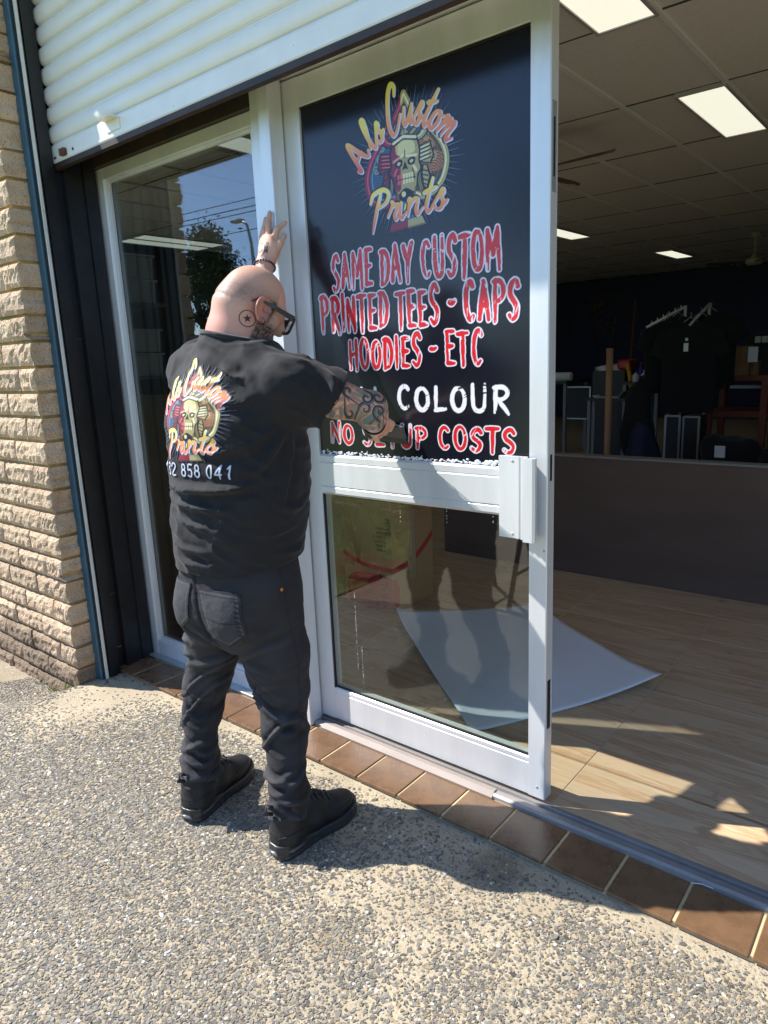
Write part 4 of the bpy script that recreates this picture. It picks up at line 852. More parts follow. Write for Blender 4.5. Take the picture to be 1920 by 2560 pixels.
band = np.sin(r1*260+3*np.arctan2(warp[:,1]-1.475, warp[:,0]+1.455)); band2 = np.sin(r2_*230-3*np.arctan2(warp[:,1]-1.43, warp[:,0]+1.53)); sel = n3(V, 14, 4) > -.05
ink_ = np.clip(np.where(sel, band, band2)*2.0-.55, 0, 1)*.95; ink_ = np.maximum(ink_, np.clip(n3(V, 24, 6)*1.9-.25, 0, .85))
Cc = np.where(near[:, None], Cc+(np.array(rgb(60,60,64))-Cc)*(ink_*.55)[:, None], Cc)
teal = near & (n3(V, 11, 8) > .12) & (V[:,2] < 1.37); Cc[teal] = Cc[teal]*.45+.55*np.array(rgb(86,116,122))
grn = near & (n3(V, 17, 12) > .25); Cc[grn] = Cc[grn]*.6+.4*np.array(rgb(120,124,92))
mat('skin', (.92,.92,.92), .48, spec=.4, attr='Col', base2=(1,.97,.95), vscale=170, bump=.35, bscale=260, bdetail=6, bdist=.0016)
MATS['skin'].node_tree.nodes['Principled BSDF'].inputs['Subsurface Weight'].default_value = .06
MATS['skin'].node_tree.nodes['Principled BSDF'].inputs['Subsurface Radius'].default_value = (.012,.005,.003)
pe = empty('person', (-1.67,-.56,0), 'bald bearded person in black printed tee and dark jeans wiping the door sign', 'person')
body = npmesh('body', V, Q, 'skin', pe, True, Cc)
def tri_bvh(V, Q): return BVHTree.FromPolygons([Vector(v) for v in V], [tuple(int(i) for i in q_) for q_ in Q])
bodyV, bodyQ = V, Q
# ---------------- shirt
SLV = [.088,.096,.094,.090]
def shirt_d(P):
    d = loft(P, [(z, x, y, a+.006, b+.006) for z, x, y, a, b in TORSO], PY)
    d = smin(d, chain(P, [(-1.650,-.545,1.518),(-1.54,-.540,1.472), SR], [.070,.076,.080], .03), .045)
    d = smin(d, chain(P, [(-1.645,-.545,1.525),(-1.76,-.545,1.495), SL], [.070,.078,.084], .03), .045)
    e = np.array(ER); s_ = np.array(SR); d = smin(d, chain(P, [SR, tuple(s_*.5+e*.5), tuple(e+(e-s_)*.05)], [.088,.084,.082], .02), .05)
    e = np.array(EL); s_ = np.array(SL); d = smin(d, chain(P, [SL, tuple(s_*.5+e*.5), tuple(e+(e-s_)*.02)], [.084,.080,.076], .02), .05)
    return smin(d, chain(P, [(-1.662,-.552,1.50),(-1.660,-.538,1.62)], [.098,.089], .02), .03)
V, Q = nets(shirt_d, (-2.05,-.84,.78), (-1.14,-.12,1.68), .0052)
V = relax(V, Q, 2, .4); N = vnormals(V, Q); disp = np.zeros(len(V))
sx = lambda u, z, dpt=0: (lambda L, i: None)
def on(u, z):                                               # a point on the shirt at angle u (deg, 0 = middle of the back, + to his right) and height z
    L = np.array(TORSO); cx, cy, a, b = (np.interp(z, L[:,0], L[:,c]) for c in (1,2,3,4)); th_ = math.radians(u-90); x, y = (a+.006)*math.cos(th_), (b+.006)*math.sin(th_)
    return (cx+x*math.cos(PY)-y*math.sin(PY), cy+x*math.sin(PY)+y*math.cos(PY), z)
FOLDS = [  # (points (u, z)), width, height, side of the steep flank
 ([(-60,1.168),(-20,1.162),(30,1.168),(75,1.19)], .016, .017, -1), ([(-60,1.125),(-20,1.115),(20,1.105),(60,1.125)], .012, .009, 1),
 ([(-55,1.10),(-15,1.06),(25,1.045)], .012, .009, 1), ([(-60,1.02),(-25,.985),(15,.975)], .012, .008, 1), ([(-50,.97),(-10,.935),(30,.945)], .011, .006, 1),
 ([(30,1.06),(60,1.03),(95,1.045)], .014, .007, -1), ([(55,1.13),(85,1.09),(120,1.12)], .014, .008, 1), ([(50,.98),(90,.96),(130,.99)], .013, .006, 1),
 ([(70,1.36),(50,1.30),(20,1.27),(-10,1.28)], .018, .010, -1), ([(75,1.32),(60,1.25),(45,1.19)], .016, .011, 0), ([(85,1.30),(78,1.20),(70,1.10)], .015, .008, 0),
 ([(60,1.42),(35,1.40),(0,1.41),(-35,1.43)], .018, .008, -1), ([(-70,1.38),(-50,1.33),(-30,1.25)], .016, .009, 0), ([(-75,1.30),(-60,1.22),(-40,1.16)], .014, .008, 0),
 ([(20,1.465),(0,1.45),(-25,1.46)], .014, .006, -1), ([(-80,1.18),(-60,1.13),(-40,1.11)], .012, .007, 0)]
for pts, w_, am, s_ in FOLDS: disp += ridge(V, [on(*p) for p in pts], w_*.82, am*1.45, s_)
def arm_folds(V, S, E, seed, n=6):
    r = random.Random(seed); S, E = np.array(S), np.array(E); ax = E-S; L_ = np.linalg.norm(ax); ax /= L_; e1 = np.cross(ax, (0,0,1)); e1 /= np.linalg.norm(e1); e2 = np.cross(ax, e1); out = 0
    for k in range(n):
        t0 = L_*(.05+.85*k/n); a0 = r.uniform(0, 6.28); pts = [S+ax*(t0+.05*j*r.uniform(.4,1))+.088*(e1*math.cos(a0+j*.5)+e2*math.sin(a0+j*.5)) for j in range(4)]
        out = out+ridge(V, pts, .013, r.uniform(.006,.010), 0)
    return out
disp += arm_folds(V, SR, ER, 3, 8)+arm_folds(V, SL, EL, 5)
SRa = np.array(SR)
for a_0, a_1 in (((-1.53,-.59,1.52),(-1.37,-.54,1.47)), ((-1.53,-.57,1.545),(-1.40,-.47,1.51)), ((-1.505,-.63,1.47),(-1.41,-.57,1.38)), ((-1.59,-.655,1.50),(-1.50,-.645,1.46))):
    m_ = (np.array(a_0)+np.array(a_1))/2+np.array((0,-.01,-.012)); disp += ridge(V, [a_0, tuple(m_), a_1], .013, .011, 1)
disp += .0050*n3(V, (9,9,14), 1)+.0042*(1-2*np.abs(n3(V@np.array(((1,0,.5),(0,1,.3),(-.4,0,1))), (13,13,26), 7)))+.0020*n3(V, (26,26,34), 2)+.0008*n3(V, 60, 3)
pc_ = np.array(on(-9,1.36)); disp *= 1-.72*np.exp(-(np.linalg.norm(V-pc_, axis=1)/.15)**4)
V = V+N*disp[:, None]
def cut(bm, co, no, near_, rad):
    g = [f for f in bm.faces if (f.calc_center_median()-Vector(near_)).length < rad]; es = {e for f in g for e in f.edges}; vs_ = {v for f in g for v in f.verts}
    bmesh.ops.bisect_plane(bm, geom=list(vs_)+list(es)+g, plane_co=co, plane_no=no, clear_outer=True)
def cloth(name, V, Q, cuts, m, parent, thick=.003):
    me = bpy.data.meshes.new(name); me.from_pydata(V.tolist(), [], Q.tolist()); bm = bmesh.new(); bm.from_mesh(me)
    for c in cuts: cut(bm, *c)
    for v in [v for v in bm.verts if not v.link_faces]: bm.verts.remove(v)
    bm.to_mesh(me); bm.free(); o = link(name, me, m, parent, True)
    md = o.modifiers.new('thickness', 'SOLIDIFY'); md.thickness = thick; md.offset = -1
    return o
mat('shirt_black', (.0092,.0086,.0104), .88, sheen=.08, bump=.25, bscale=900, bdist=.0006, var=.12, vscale=30)
MATS['shirt_black'].node_tree.nodes['Principled BSDF'].inputs['Sheen Roughness'].default_value = .45
eR = np.array(ER)-np.array(SR); eR /= np.linalg.norm(eR); cR = np.array(SR)+eR*.128; eL = np.array(EL)-np.array(SL); eL /= np.linalg.norm(eL); cL = np.array(SL)+eL*.205
sn = Vector((.30,.25,-.92)); 
shirt = cloth('shirt', V, Q, [((0,-.57,.955), (.02,.10,-1), (-1.68,-.57,.8), .42), (tuple(cR), tuple(eR+np.array((0,0,-.35))), tuple(cR+eR*.10), .145), (tuple(cL), tuple(eL), tuple(cL+eL*.10), .14), ((-1.660,-.546,1.580), (.16,.16,1), (-1.660,-.540,1.63), .120)], 'shirt_black', pe)
shV, shQ = V, Q; shirt_bvh = tri_bvh(V, Q)
# collar rib and hems
def loop_ring(c, n_, r1_, r2_, k=40):
    n_ = Vector(n_).normalized(); e1 = n_.cross(Vector((0,1,0))).normalized(); e2 = n_.cross(e1); return [Vector(c)+e1*r1_*math.cos(2*math.pi*i/k)+e2*r2_*math.sin(2*math.pi*i/k) for i in range(k+1)]
def ring_on(fn, c, n_, k=72, off=.002, rmax=.30):
    """closed polyline where the plane (c, n) meets the implicit surface fn, seen from c outwards"""
    n_ = np.array(n_, float)/np.linalg.norm(n_); e1 = np.cross(n_, (0,1,0)); e1 /= np.linalg.norm(e1); e2 = np.cross(n_, e1); out = []
    ss = np.arange(.02, rmax, .002)
    for i in range(k+1):
        a = 2*math.pi*i/k; d_ = e1*math.cos(a)+e2*math.sin(a); P = (np.array(c)+ss[:, None]*d_).astype(np.float32); v = fn(P); j = np.argmax(v > 0) if (v > 0).any() else len(ss)-1; out.append(Vector(P[j]+d_*off))
    return out
mat('rib_knit', (.0105,.010,.0115), .9, sheen=.3, bump=.6, bscale=300, bdist=.001)
col_ring = ring_on(shirt_d, (-1.660,-.546,1.579), (.16,.16,1), 80, -.001, .106)
pyd('collar', *tube_vf(col_ring, .0065, 8, False), 'rib_knit', shirt, True)
# print on the back: the shop's emblem and a phone number half lost in a fold
def drape(name, cv, origin, ux, uz, bvh, m, parent, bg, off=.0016, keepfn=None):
    XY, Cl, Qd = cv.mesh_data(bg); ux, uz = Vector(ux).normalized(), Vector(uz).normalized(); n_ = ux.cross(uz).normalized(); keep = np.ones(len(XY), bool); P = np.zeros((len(XY), 3)); O = Vector(origin)
    for i, (x, y) in enumerate(XY):
        o = O+ux*x+uz*y+n_*.5; h, nn, _, _ = bvh.ray_cast(o, -n_, 1.0)
        if h is None: keep[i] = False; continue
        if keepfn is not None and not keepfn(h): keep[i] = False; continue
        if nn.dot(n_) < 0: nn = -nn
        P[i] = h+nn*off
    Qd = Qd[keep[Qd].all(1)]
    return npmesh(name, P, Qd, m, parent, True, Cl)
mat('ink_print', (.5,.5,.5), .7, attr='Col', bump=.15, bscale=700, bdist=.0006)
cvs = Canvas(.36,.42,.0017,-.18,-.26); draw_logo(cvs, .142, 0, 0, (.0105,.010,.0115))
DIG = {'3': [[(.1,.9),(.5,1),(.85,.78),(.5,.54),(.88,.28),(.5,0),(.1,.12)]], '2': [[(.1,.75),(.3,1),(.75,.95),(.8,.65),(.1,.02),(.9,.02)]], '8': [arc(.5,.76,.32,.24,90,450,12), arc(.5,.27,.38,.27,90,450,12)], '5': [[(.85,1),(.25,1),(.18,.56),(.6,.6),(.88,.32),(.6,0),(.12,.08)]],
       '9': [arc(.5,.7,.36,.3,0,360,12), [(.86,.7),(.8,.3),(.5,0)]], '0': [arc(.5,.5,.38,.5,90,450,14)], '4': [[(.7,0),(.7,1),(.08,.3),(.95,.3)]], '1': [[(.3,.78),(.6,1),(.6,0)]], ' ': []}
xx = -.135
for ch in '432 858 041':
    for P in DIG[ch]:
        P = np.array(P); P = smooth(P, 4) if len(P) > 4 else P; cvs.stroke(np.stack([xx+.021*P[:,0]+.001*P[:,1], -.172+.034*P[:,1]], 1), .0023, rgb(206,212,232))
    xx += .017 if ch == ' ' else .0275
bc_ = Vector(on(-9, 1.37)); bn = Vector((math.sin(PY)*1.0-.16, -math.cos(PY), .06)).normalized(); bux = Vector((0,0,1)).cross(bn).normalized(); buz = bn.cross(bux)
drape('back_print', cvs, bc_, bux, buz, shirt_bvh, 'ink_print', shirt, (.0105,.010,.0115))
# ---------------- jeans
def jeans_d(P):
    d = loft(P, [(.66,-1.690,-.578,.150,.120),(.74,-1.688,-.580,.176,.148),(.82,-1.688,-.578,.186,.160),(.90,-1.686,-.574,.186,.156),(.97,-1.682,-.566,.184,.152)], PY)
    f_ = lambda J, Rr: chain(P, J[:-1]+[J[-1]], Rr, .03)
    d = smin(d, smin(f_(LLEG, LLR), f_(RLEG, RLR), .012), .05)
    d = smin(d, ell(P, (-1.608,-.655,.765), (.085,.075,.09)), .05); return smin(d, ell(P, (-1.762,-.668,.765), (.085,.070,.09)), .05)
V, Q = nets(jeans_d, (-2.02,-.84,.05), (-1.36,-.38,1.0), .0048)
V = relax(V, Q, 2, .4); N = vnormals(V, Q); disp = np.zeros(len(V))
def leg_folds(V, J, seed, spec):
    """spec rows: height z, tilt, width, amplitude, facing angle (deg; 0 = +X, -90 = towards his back)"""
    J = np.array(J); r = random.Random(seed); out = np.zeros(len(V)); zs = J[::-1, 2]
    cx = np.interp(V[:,2], zs, J[::-1,0]); cy = np.interp(V[:,2], zs, J[::-1,1]); an = np.degrees(np.arctan2(V[:,1]-cy, V[:,0]-cx)); nearm = np.hypot(V[:,0]-cx, V[:,1]-cy) < .135
    for z0, tilt, w_, am, fa in spec:
        da = (an-fa+180) % 360-180; zc = z0+tilt*np.sin(np.radians(da))+.012*np.sin(np.radians(da*2.3+z0*900)); x = (V[:,2]-zc)/w_; lobes = np.clip(np.cos(np.radians(da*.72)), 0, 1)**1.3
        out += nearm*am*lobes*(np.exp(-x*x)*np.where(x < 0, 1, 1)-.5*np.exp(-((x-1.5)/.9)**2)-.35*np.exp(-((x+1.7)/1.0)**2))
    return out
knee = lambda z, r, fa, k: [(z+.050*i+r.uniform(-.016,.016), r.choice((-1,1))*r.uniform(.035,.095), r.uniform(.008,.014), r.uniform(.0055,.0115)*(1 if i < 4 else .55), fa+r.uniform(-70,70)) for i in range(k)]
rA, rB = random.Random(4), random.Random(9)
stack = lambda z0, r: [(z0+.031*i+r.uniform(-.006,.006), r.uniform(-.02,.02), .0115, r.uniform(.009,.015), r.uniform(-180,180)) for i in range(5)]+[(z0+.02+.034*i, r.uniform(-.02,.02), .011, r.uniform(.007,.011), -80+r.uniform(-60,60)) for i in range(4)]
disp += leg_folds(V, LLEG, 1, knee(.36, rA, -70, 6)+stack(.135, rA)); disp += leg_folds(V, RLEG, 2, knee(.38, rB, -60, 6)+stack(.135, rB))
flare = np.clip((.20-V[:,2])/.08, 0, 1); disp += .006*flare
for pts, w_, am in (([(-1.74,-.73,.74),(-1.69,-.72,.70),(-1.64,-.69,.665)], .012, .009), ([(-1.80,-.73,.72),(-1.76,-.715,.69),(-1.70,-.69,.66)], .012, .009), ([(-1.55,-.66,.66),(-1.50,-.62,.68),(-1.46,-.56,.70)], .013, .006), ([(-1.62,-.69,.63),(-1.56,-.66,.61),(-1.50,-.60,.615)], .013, .008), ([(-1.90,-.66,.66),(-1.85,-.69,.645),(-1.79,-.685,.65)], .012, .009), ([(-1.92,-.62,.60),(-1.86,-.68,.59),(-1.79,-.67,.60)], .012, .008), ([(-1.53,-.70,.74),(-1.49,-.66,.72),(-1.47,-.60,.735)], .012, .005)): disp += ridge(V, pts, w_, am, 1)
kn_ = np.exp(-((V[:,2]-.42)/.17)**2)+np.exp(-((V[:,2]-.16)/.07)**2); W_ = V@np.array(((1,0,.55),(0,1,-.35),(0,0,1))); disp += .0022*n3(V, (12,12,16), 4)+(.0008+.0032*kn_)*(1-2.4*np.abs(n3(W_, (13,13,30), 14)))+.0010*n3(V, (34,34,50), 5)
seam = np.exp(-((V[:,0]+1.684+.12*(V[:,2]-.8))/.006)**2)*(V[:,2] > .66)*(V[:,1] < -.62); disp -= .005*seam
V = V+N*disp[:, None]
# denim: wear and painted highlights on ridges and thighs, painted shade in creases, dark seams
worn_shade = np.clip(disp/.008, -1, 1); fade_light = np.exp(-((V[:,2]-.60)/.16)**2)*.35
Cj = np.array(rgb(36,35,38))*(1+.95*np.clip(worn_shade, -.9, 1)+1.6*fade_light*(.6+.4*n3(V, 20, 6)))[:, None]; Cj = np.clip(Cj*(1-.5*seam)[:, None], .004, 1)
cz = np.interp(V[:,2], np.array(RLEG)[::-1,2], np.array(RLEG)[::-1,1]); cxr = np.interp(V[:,2], np.array(RLEG)[::-1,2], np.array(RLEG)[::-1,0]); sl_ = np.exp(-((V[:,1]-cz+.006)/.0035)**2)*(V[:,0] > cxr)*(V[:,2] < .93); Cj *= (1-.45*sl_)[:, None]
czl = np.interp(V[:,2], np.array(LLEG)[::-1,2], np.array(LLEG)[::-1,1]); cxl = np.interp(V[:,2], np.array(LLEG)[::-1,2], np.array(LLEG)[::-1,0]); sl_ = np.exp(-((V[:,1]-czl+.02)/.0035)**2)*(V[:,0] > cxl)*(V[:,2] < .66)*(V[:,0] < -1.72); Cj *= (1-.4*sl_)[:, None]
mat('denim', (.05,.05,.05), .85, attr='Col', bump=.55, bscale=46, bdetail=7, bdist=.006, stretch=(1,1,1.3))
me = bpy.data.meshes.new('jeans')
jeans_o = cloth('jeans', V, Q, [((0,0,.955), (0,0,1), (-1.68,-.57,1.0), .30), ((-1.86,-.66,.112), (.15,-.15,-1), (-1.86,-.66,.06), .12), ((-1.488,-.60,.118), (.1,-.25,-1), (-1.488,-.60,.06), .12)], 'denim', pe, .004)
# vertex colours survive the cut through nearest lookup
kd = BVHTree.FromPolygons([Vector(v) for v in V], [tuple(int(i) for i in q_) for q_ in Q]); jb_bvh = kd
from mathutils.kdtree import KDTree
kt = KDTree(len(V)); [kt.insert(v, i) for i, v in enumerate(V)]; kt.balance()
ca = jeans_o.data.color_attributes.new('Col', 'FLOAT_COLOR', 'POINT'); ca.data.foreach_set('color', np.array([[*Cj[kt.find(v.co)[1]], 1] for v in jeans_o.data.vertices], np.float32).ravel())
# back pocket, draped: raised patch with stitching
pk = Canvas(.17,.19,.0022,-.085,-.10); DK = np.array(rgb(46,45,49)); 
pk.poly([(-.072,.078),(.066,.070),(.070,-.05),(.012,-.088),(-.044,-.066)], lambda X, Y: np.array(rgb(52,51,55))*(1+.25*np.clip(pk.noise(X, Y, 60, 1)-.4, -1, 1))[..., None])
for off_, c in ((0, rgb(26,26,28)), (.006, rgb(78,76,80))):
    P = np.array([(-.072+off_,.078-off_),(.066-off_,.070-off_),(.070-off_,-.05+off_*.5),(.012,-.088+off_*1.2),(-.044+off_,-.066+off_),(-.072+off_,.078-off_)]); pk.stroke(P, .0016, c)
pk.stroke([(-.07,.066),(.064,.058)], .0014, rgb(24,24,26)); pk.stroke([(-.052,-.005),(.0,-.014),(.066,-.012)], .0020, rgb(24,24,26))
for k in range(9): pk.stroke([(.052,.05-.014*k),(.062,.047-.014*k)], .0028, rgb(28,28,30))
drape('pocket', pk, (-1.598,-.72,.785), (.93,.36,0), (-.10,.05,1), jb_bvh, 'denim', jeans_o, DK, .0045)
pk2 = Canvas(.13,.17,.0024,-.065,-.085); pk2.poly([(-.055,.07),(.055,.074),(.05,-.04),(.0,-.078),(-.05,-.05)], np.array(rgb(54,53,57)))
P = np.array([(-.055,.07),(.055,.074),(.05,-.04),(.0,-.078),(-.05,-.05),(-.055,.07)]); pk2.stroke(P, .0018, rgb(26,26,28)); pk2.stroke(P*.9, .0012, rgb(80,78,82))
drape('pocket', pk2, (-1.775,-.73,.80), (.98,-.12,0), (.08,.05,1), jb_bvh, 'denim', jeans_o, DK, .004)
mat('brass', rgb(190,130,70), .3, .9)
h_, n_, _, _ = jb_bvh.ray_cast(Vector((-1.2,-.62,.855)), Vector((-1,.10,0)), 1.0)
if h_ is not None:
    rv = lathe('rivet', [(.0065,0),(.0062,.002),(.003,.0035),(.0005,.0036)], (0,0,0), 'brass', jeans_o, 14); rv.matrix_basis = Matrix.Translation(h_+n_*.001) @ n_.to_track_quat('Z', 'Y').to_matrix().to_4x4()
# ---------------- boots
mat('boot_black', (.009,.0088,.009), .62, bump=.12, bscale=260, var=.2, vscale=20); mat('sole_black', (.030,.030,.031), .36, bump=.05, bscale=200); mat('air_clear', (.12,.125,.13), .12, spec=.6); mat('lace', (.05,.05,.052), .8, bump=.4, bscale=700)
def boot(heel, toe, name_label):
    heel = np.array((*heel, 0.)); toe = np.array((*toe, 0.)); ax = toe-heel; Lb = np.linalg.norm(ax); ax /= Lb; sd_ = np.array((ax[1], -ax[0], 0.)); k = Lb/.315
    Wb = lambda P: np.stack([(P-heel.astype(np.float32))@ax.astype(np.float32), (P-heel.astype(np.float32))@sd_.astype(np.float32), P[:,2]], 1)/np.float32(k)
    def half(x):                                            # outline of the sole
        return np.interp(x, [-.005,.004,.02,.06,.12,.17,.22,.265,.295,.312,.3185], [.004,.022,.033,.0375,.036,.042,.050,.049,.038,.020,.004])
    def upper(P):
        q = Wb(P); x, y, z = q.T; top = np.interp(x, [0,.04,.10,.14,.18,.23,.28,.312], [.165,.17,.165,.140,.108,.086,.074,.052])
        d = ell(q, (.245,0,.048), (.070,.046,.034)); d = smin(d, chain(q, [(.05,0,.060),(.14,0,.066),(.215,0,.056)], [.040,.042,.040], .02), .03)
        sh_ = chain(q, [(.052,0,.055),(.062,0,.120),(.068,0,.172)], [.042,.046,.050], .02); d = smin(d, sh_, .035)
        d = smin(d, chain(q, [(.115,0,.125),(.170,0,.098),(.205,0,.085)], [.030,.026,.020], .02), .02)
        d = np.maximum(d, .028-z); d = np.maximum(d, z-.172+.02*(x < .04))
        d = d-.0016*(np.sin(z*260+x*40) > .93)*(x < .12); return d*k
    def sole(P):
        q = Wb(P); x, y, z = q.T; hw = half(x)+.0065; b0 = np.interp(x, [0,.02,.10,.15,.24,.30,.318], [.010,.002,.002,.004,.001,.010,.022]); t0 = np.interp(x, [0,.08,.14,.22,.30,.318], [.050,.046,.036,.034,.044,.050])
        gro = .0028*((np.abs(z-.036) < .0022) | (np.abs(z-.0155) < .0018))*(x < .13)+.002*(np.abs(z-.022) < .002)*(x > .17)
        d = np.maximum(np.abs(y)-hw, np.maximum(z-t0, b0-z)); d = np.maximum(d, np.maximum(-.002-x, x-.318)); return (np.maximum(d, d)+gro-.001)*k
    lo = np.minimum(heel, toe)-.09; hi = np.maximum(heel, toe)+.09
    V, Q = nets(upper, (lo[0],lo[1],.0), (hi[0],hi[1],.22), .0042); V = relax(V, Q, 2, .4); o = npmesh('boot', V, Q, 'boot_black', pe, True); tag(o, name_label); bv = tri_bvh(V, Q)
    V, Q = nets(sole, (lo[0],lo[1],-.012), (hi[0],hi[1],.10), .0036); V = relax(V, Q, 2, .35); V[:,2] = np.maximum(V[:,2], .0008); npmesh('sole', V, Q, 'sole_black', o, True)
    w = lambda x, y, z: Vector(heel+ax*x*k+sd_*y*k+np.array((0,0,z*k)))
    for s_ in (-1, 1):
        tube('air_window', [w(.012+.018*i, s_*(float(half(np.array(.012+.018*i)))+.0035), .0265+.0003*i) for i in range(6)], [.003,.0055,.0058,.0055,.0045,.002], 'air_clear', o, 8)
    tube('air_window', [w(-.0045, -.022+.011*i, .026) for i in range(5)], [.003,.005,.0055,.005,.003], 'air_clear', o, 8)
    lc = []
    for i in range(5):
        x0 = .125+.021*i; pts = []
        for j in range(7):
            yy = -.026+.052*j/6; h, n_, _, _ = bv.ray_cast(w(x0+.008*math.sin(j), yy, .30), Vector((0,0,-1)), .5)
            if h is not None: pts.append(h+n_*.0022)
        if len(pts) > 2: lc.append((pts, .0024))
    h, n_, _, _ = bv.ray_cast(w(.135, 0, .3), Vector((0,0,-1)), .5); b0 = h if h is not None else w(.135, 0, .13)
    for s_ in (-1, 1):
        lc.append(([b0, b0+Vector(sd_*s_*.022+ax*.012)+Vector((0,0,.014)), b0+Vector(sd_*s_*.034+ax*.030)+Vector((0,0,.002)), b0+Vector(sd_*s_*.016+ax*.020)], .0019)); lc.append(([b0, b0+Vector(sd_*s_*.012+ax*.030), b0+Vector(sd_*s_*.030+ax*.050)-Vector((0,0,.020))], .0018))
    L_ = tubes('laces', lc, 'lace', o, 6)
    pyd('pull_tab', *tube_vf([w(.012,0,.165), w(-.012,0,.178), w(-.018,0,.160), w(.004,0,.146)], [.006,.0075,.0075,.006], 8), 'boot_black', o, True)
    stp = []
    for zz, xa, xb in ((.072,.006,.12),):
        for s_ in (-1, 1):
            pts = []
            for j in range(9):
                x = xa+(xb-xa)*j/8; h, n_, _, _ = bv.ray_cast(w(x, s_*.12, zz+.012*math.sin(j*.5)), Vector(-sd_*s_), .3)
                if h is not None: pts.append(h+n_*.0006)
            if len(pts) > 2: stp.append((pts, .0022))
        for s_ in (-1, 1):
            pts = []
            for j in range(9):
                h, n_, _, _ = bv.ray_cast(w(.20+.012*j, s_*.12, .066-.001*j), Vector(-sd_*s_), .3)
                if h is not None: pts.append(h+n_*.0006)
            if len(pts) > 2: stp.append((pts, .0020))
    if stp: tag(tubes('welt_seam', stp, 'boot_black', o, 6), kind='stuff')
boot((-1.862,-.745), (-1.944,-.418), 'black leather lace boot on the left foot'); boot((-1.492,-.690), (-1.476,-.352), 'black leather lace boot on the right foot')
# ---------------- glasses, bracelets, tattoos
mat('frame_black', (.004,.004,.004), .35); glass_mat('lens', .05, (.85,.87,.85))
gg = empty('eyeglasses', hp(.1,0,.0)); gg.parent = pe; gg.matrix_parent_inverse = world_of(pe).inverted()
for s_ in (-1, 1):
    bm = bmesh.new(); pts = [hp(-.022,s_*.084,-.004), hp(-.006,s_*.087,.011), hp(.050,s_*.085,.011), hp(.116,s_*.076,.010)]
    V_, F_ = [], []
    for j, p in enumerate(pts):
        p = Vector(p); hgt = (.0025,.0045,.0055,.0085)[j]
        for a, b in ((-1,-1),(1,-1),(1,1),(-1,1)): V_.append(p+Vector(hs)*a*.0022+Vector(hu)*b*hgt)
    for j in range(3):
        for a in range(4): F_.append((j*4+a, j*4+(a+1) % 4, j*4+4+(a+1) % 4, j*4+4+a))
    F_ += [(3,2,1,0),(12,13,14,15)]; pyd('temple', V_, F_, 'frame_black', gg)
    ring = [hp(.120-.05*abs(dy)**2*20, s_*.040+dy, dz-.010) for dy, dz in [(.034*math.copysign(abs(math.cos(a))**.45, math.cos(a)), .024*math.copysign(abs(math.sin(a))**.45, math.sin(a))) for a in [2*math.pi*i/28 for i in range(29)]]]
    tube('rim', ring, .0042, 'frame_black', gg, 8)
    pyd('lens', [Vector(p) for p in ring[:-1]], [tuple(range(28))], 'lens', gg)
tube('bridge', [hp(.118,-.010,-.004), hp(.123,0,-.001), hp(.118,.010,-.004)], .004, 'frame_black', gg, 8)
mat('bead', (.03,.02,.07), .4, var=.5, vscale=60); 
ra = (np.array(WL)-np.array(EL)); ra /= np.linalg.norm(ra)
brc = empty('bracelet', tuple(np.array(WL)-ra*.012)); brc.parent = pe; brc.matrix_parent_inverse = world_of(pe).inverted()
rg = ring_on(body_d, tuple(np.array(WL)-ra*.010), ra, 24, .003)
bmB = bmesh.new()
for p in rg[:-1]: bmesh.ops.create_icosphere(bmB, subdivisions=1, radius=.0045, matrix=Matrix.Translation(p))
o_ = bmobj('beads', bmB, 'bead', brc, True); o_['kind'] = 'stuff'
ra = (np.array(WR)-np.array(ER)); ra /= np.linalg.norm(ra)
rg = ring_on(body_d, tuple(np.array(WR)-ra*.014), ra, 40, .0015); pyd('wristband', *tube_vf(rg, .0042, 8, False), 'frame_black', pe, True)
body_bvh = tri_bvh(bodyV, bodyQ)
cvt = Canvas(.056,.056,.0011,-.028,-.028); K_ = rgb(34,32,36)
cvt.stroke(arc(0,0,.0225,.0225,0,360,28), .0014, K_); cvt.poly([(.013*(1 if k % 2 == 0 else .42)*math.sin(math.pi*k/5), .013*(1 if k % 2 == 0 else .42)*math.cos(math.pi*k/5)) for k in range(10)], K_)
nb = Vector((.70,-.70,.1)); ru = Vector((.72,.69,-.06))
mat('tattoo', (.1,.1,.1), .55, attr='Col')
def ray_to(px, py_):                                        # direction helper is only used to pick the spot on the neck
    return None
nv = Vector((.743,-.660,.05)).normalized(); ux_ = Vector((0,0,1)).cross(nv).normalized(); uz_ = nv.cross(ux_)
drape('tattoo', cvt, Vector((-1.562,-.566,1.628)), ux_, uz_, body_bvh, 'tattoo', body, rgb(206,148,130), .0006)
cvh = Canvas(.09,.08,.0012,-.045,-.04)
cvh.stroke(arc(-.010,-.005,.022,.024,-70,80,14), .0026, K_); cvh.stroke(arc(-.010,-.002,.010,.012,-80,-10,6), .0022, K_); cvh.stroke([(-.004,.006),(-.003,.007)], .003, K_)
for k, (a0, a1) in enumerate(((60,300),(90,90),(60,420),(40,300),(90,450),(180,0))): cvh.stroke([(.017+.0035*math.cos(math.radians(t_)), .016-.0062*k+.0026*math.sin(math.radians(t_))) for t_ in np.linspace(a0, a1 if a1 != a0 else a0+120, 7)], .0018, K_)
cvh.stroke([(.022,.018),(.021,-.018)], .0013, K_)
for k in range(14): cvh.stroke([(-.030+.0035*(k % 5), -.012+.011*(k//5)),(-.024+.003*(k % 4), -.004+.011*(k//5))], .0030, rgb(150,160,166))
nv = Vector((.35,-.93,.05)).normalized(); ux_ = Vector((0,0,1)).cross(nv).normalized(); uz_ = nv.cross(ux_)
drape('tattoo', cvh, Vector((-1.953,-.136,1.896)), ux_, uz_, body_bvh, 'tattoo', body, rgb(208,156,136), .0006)
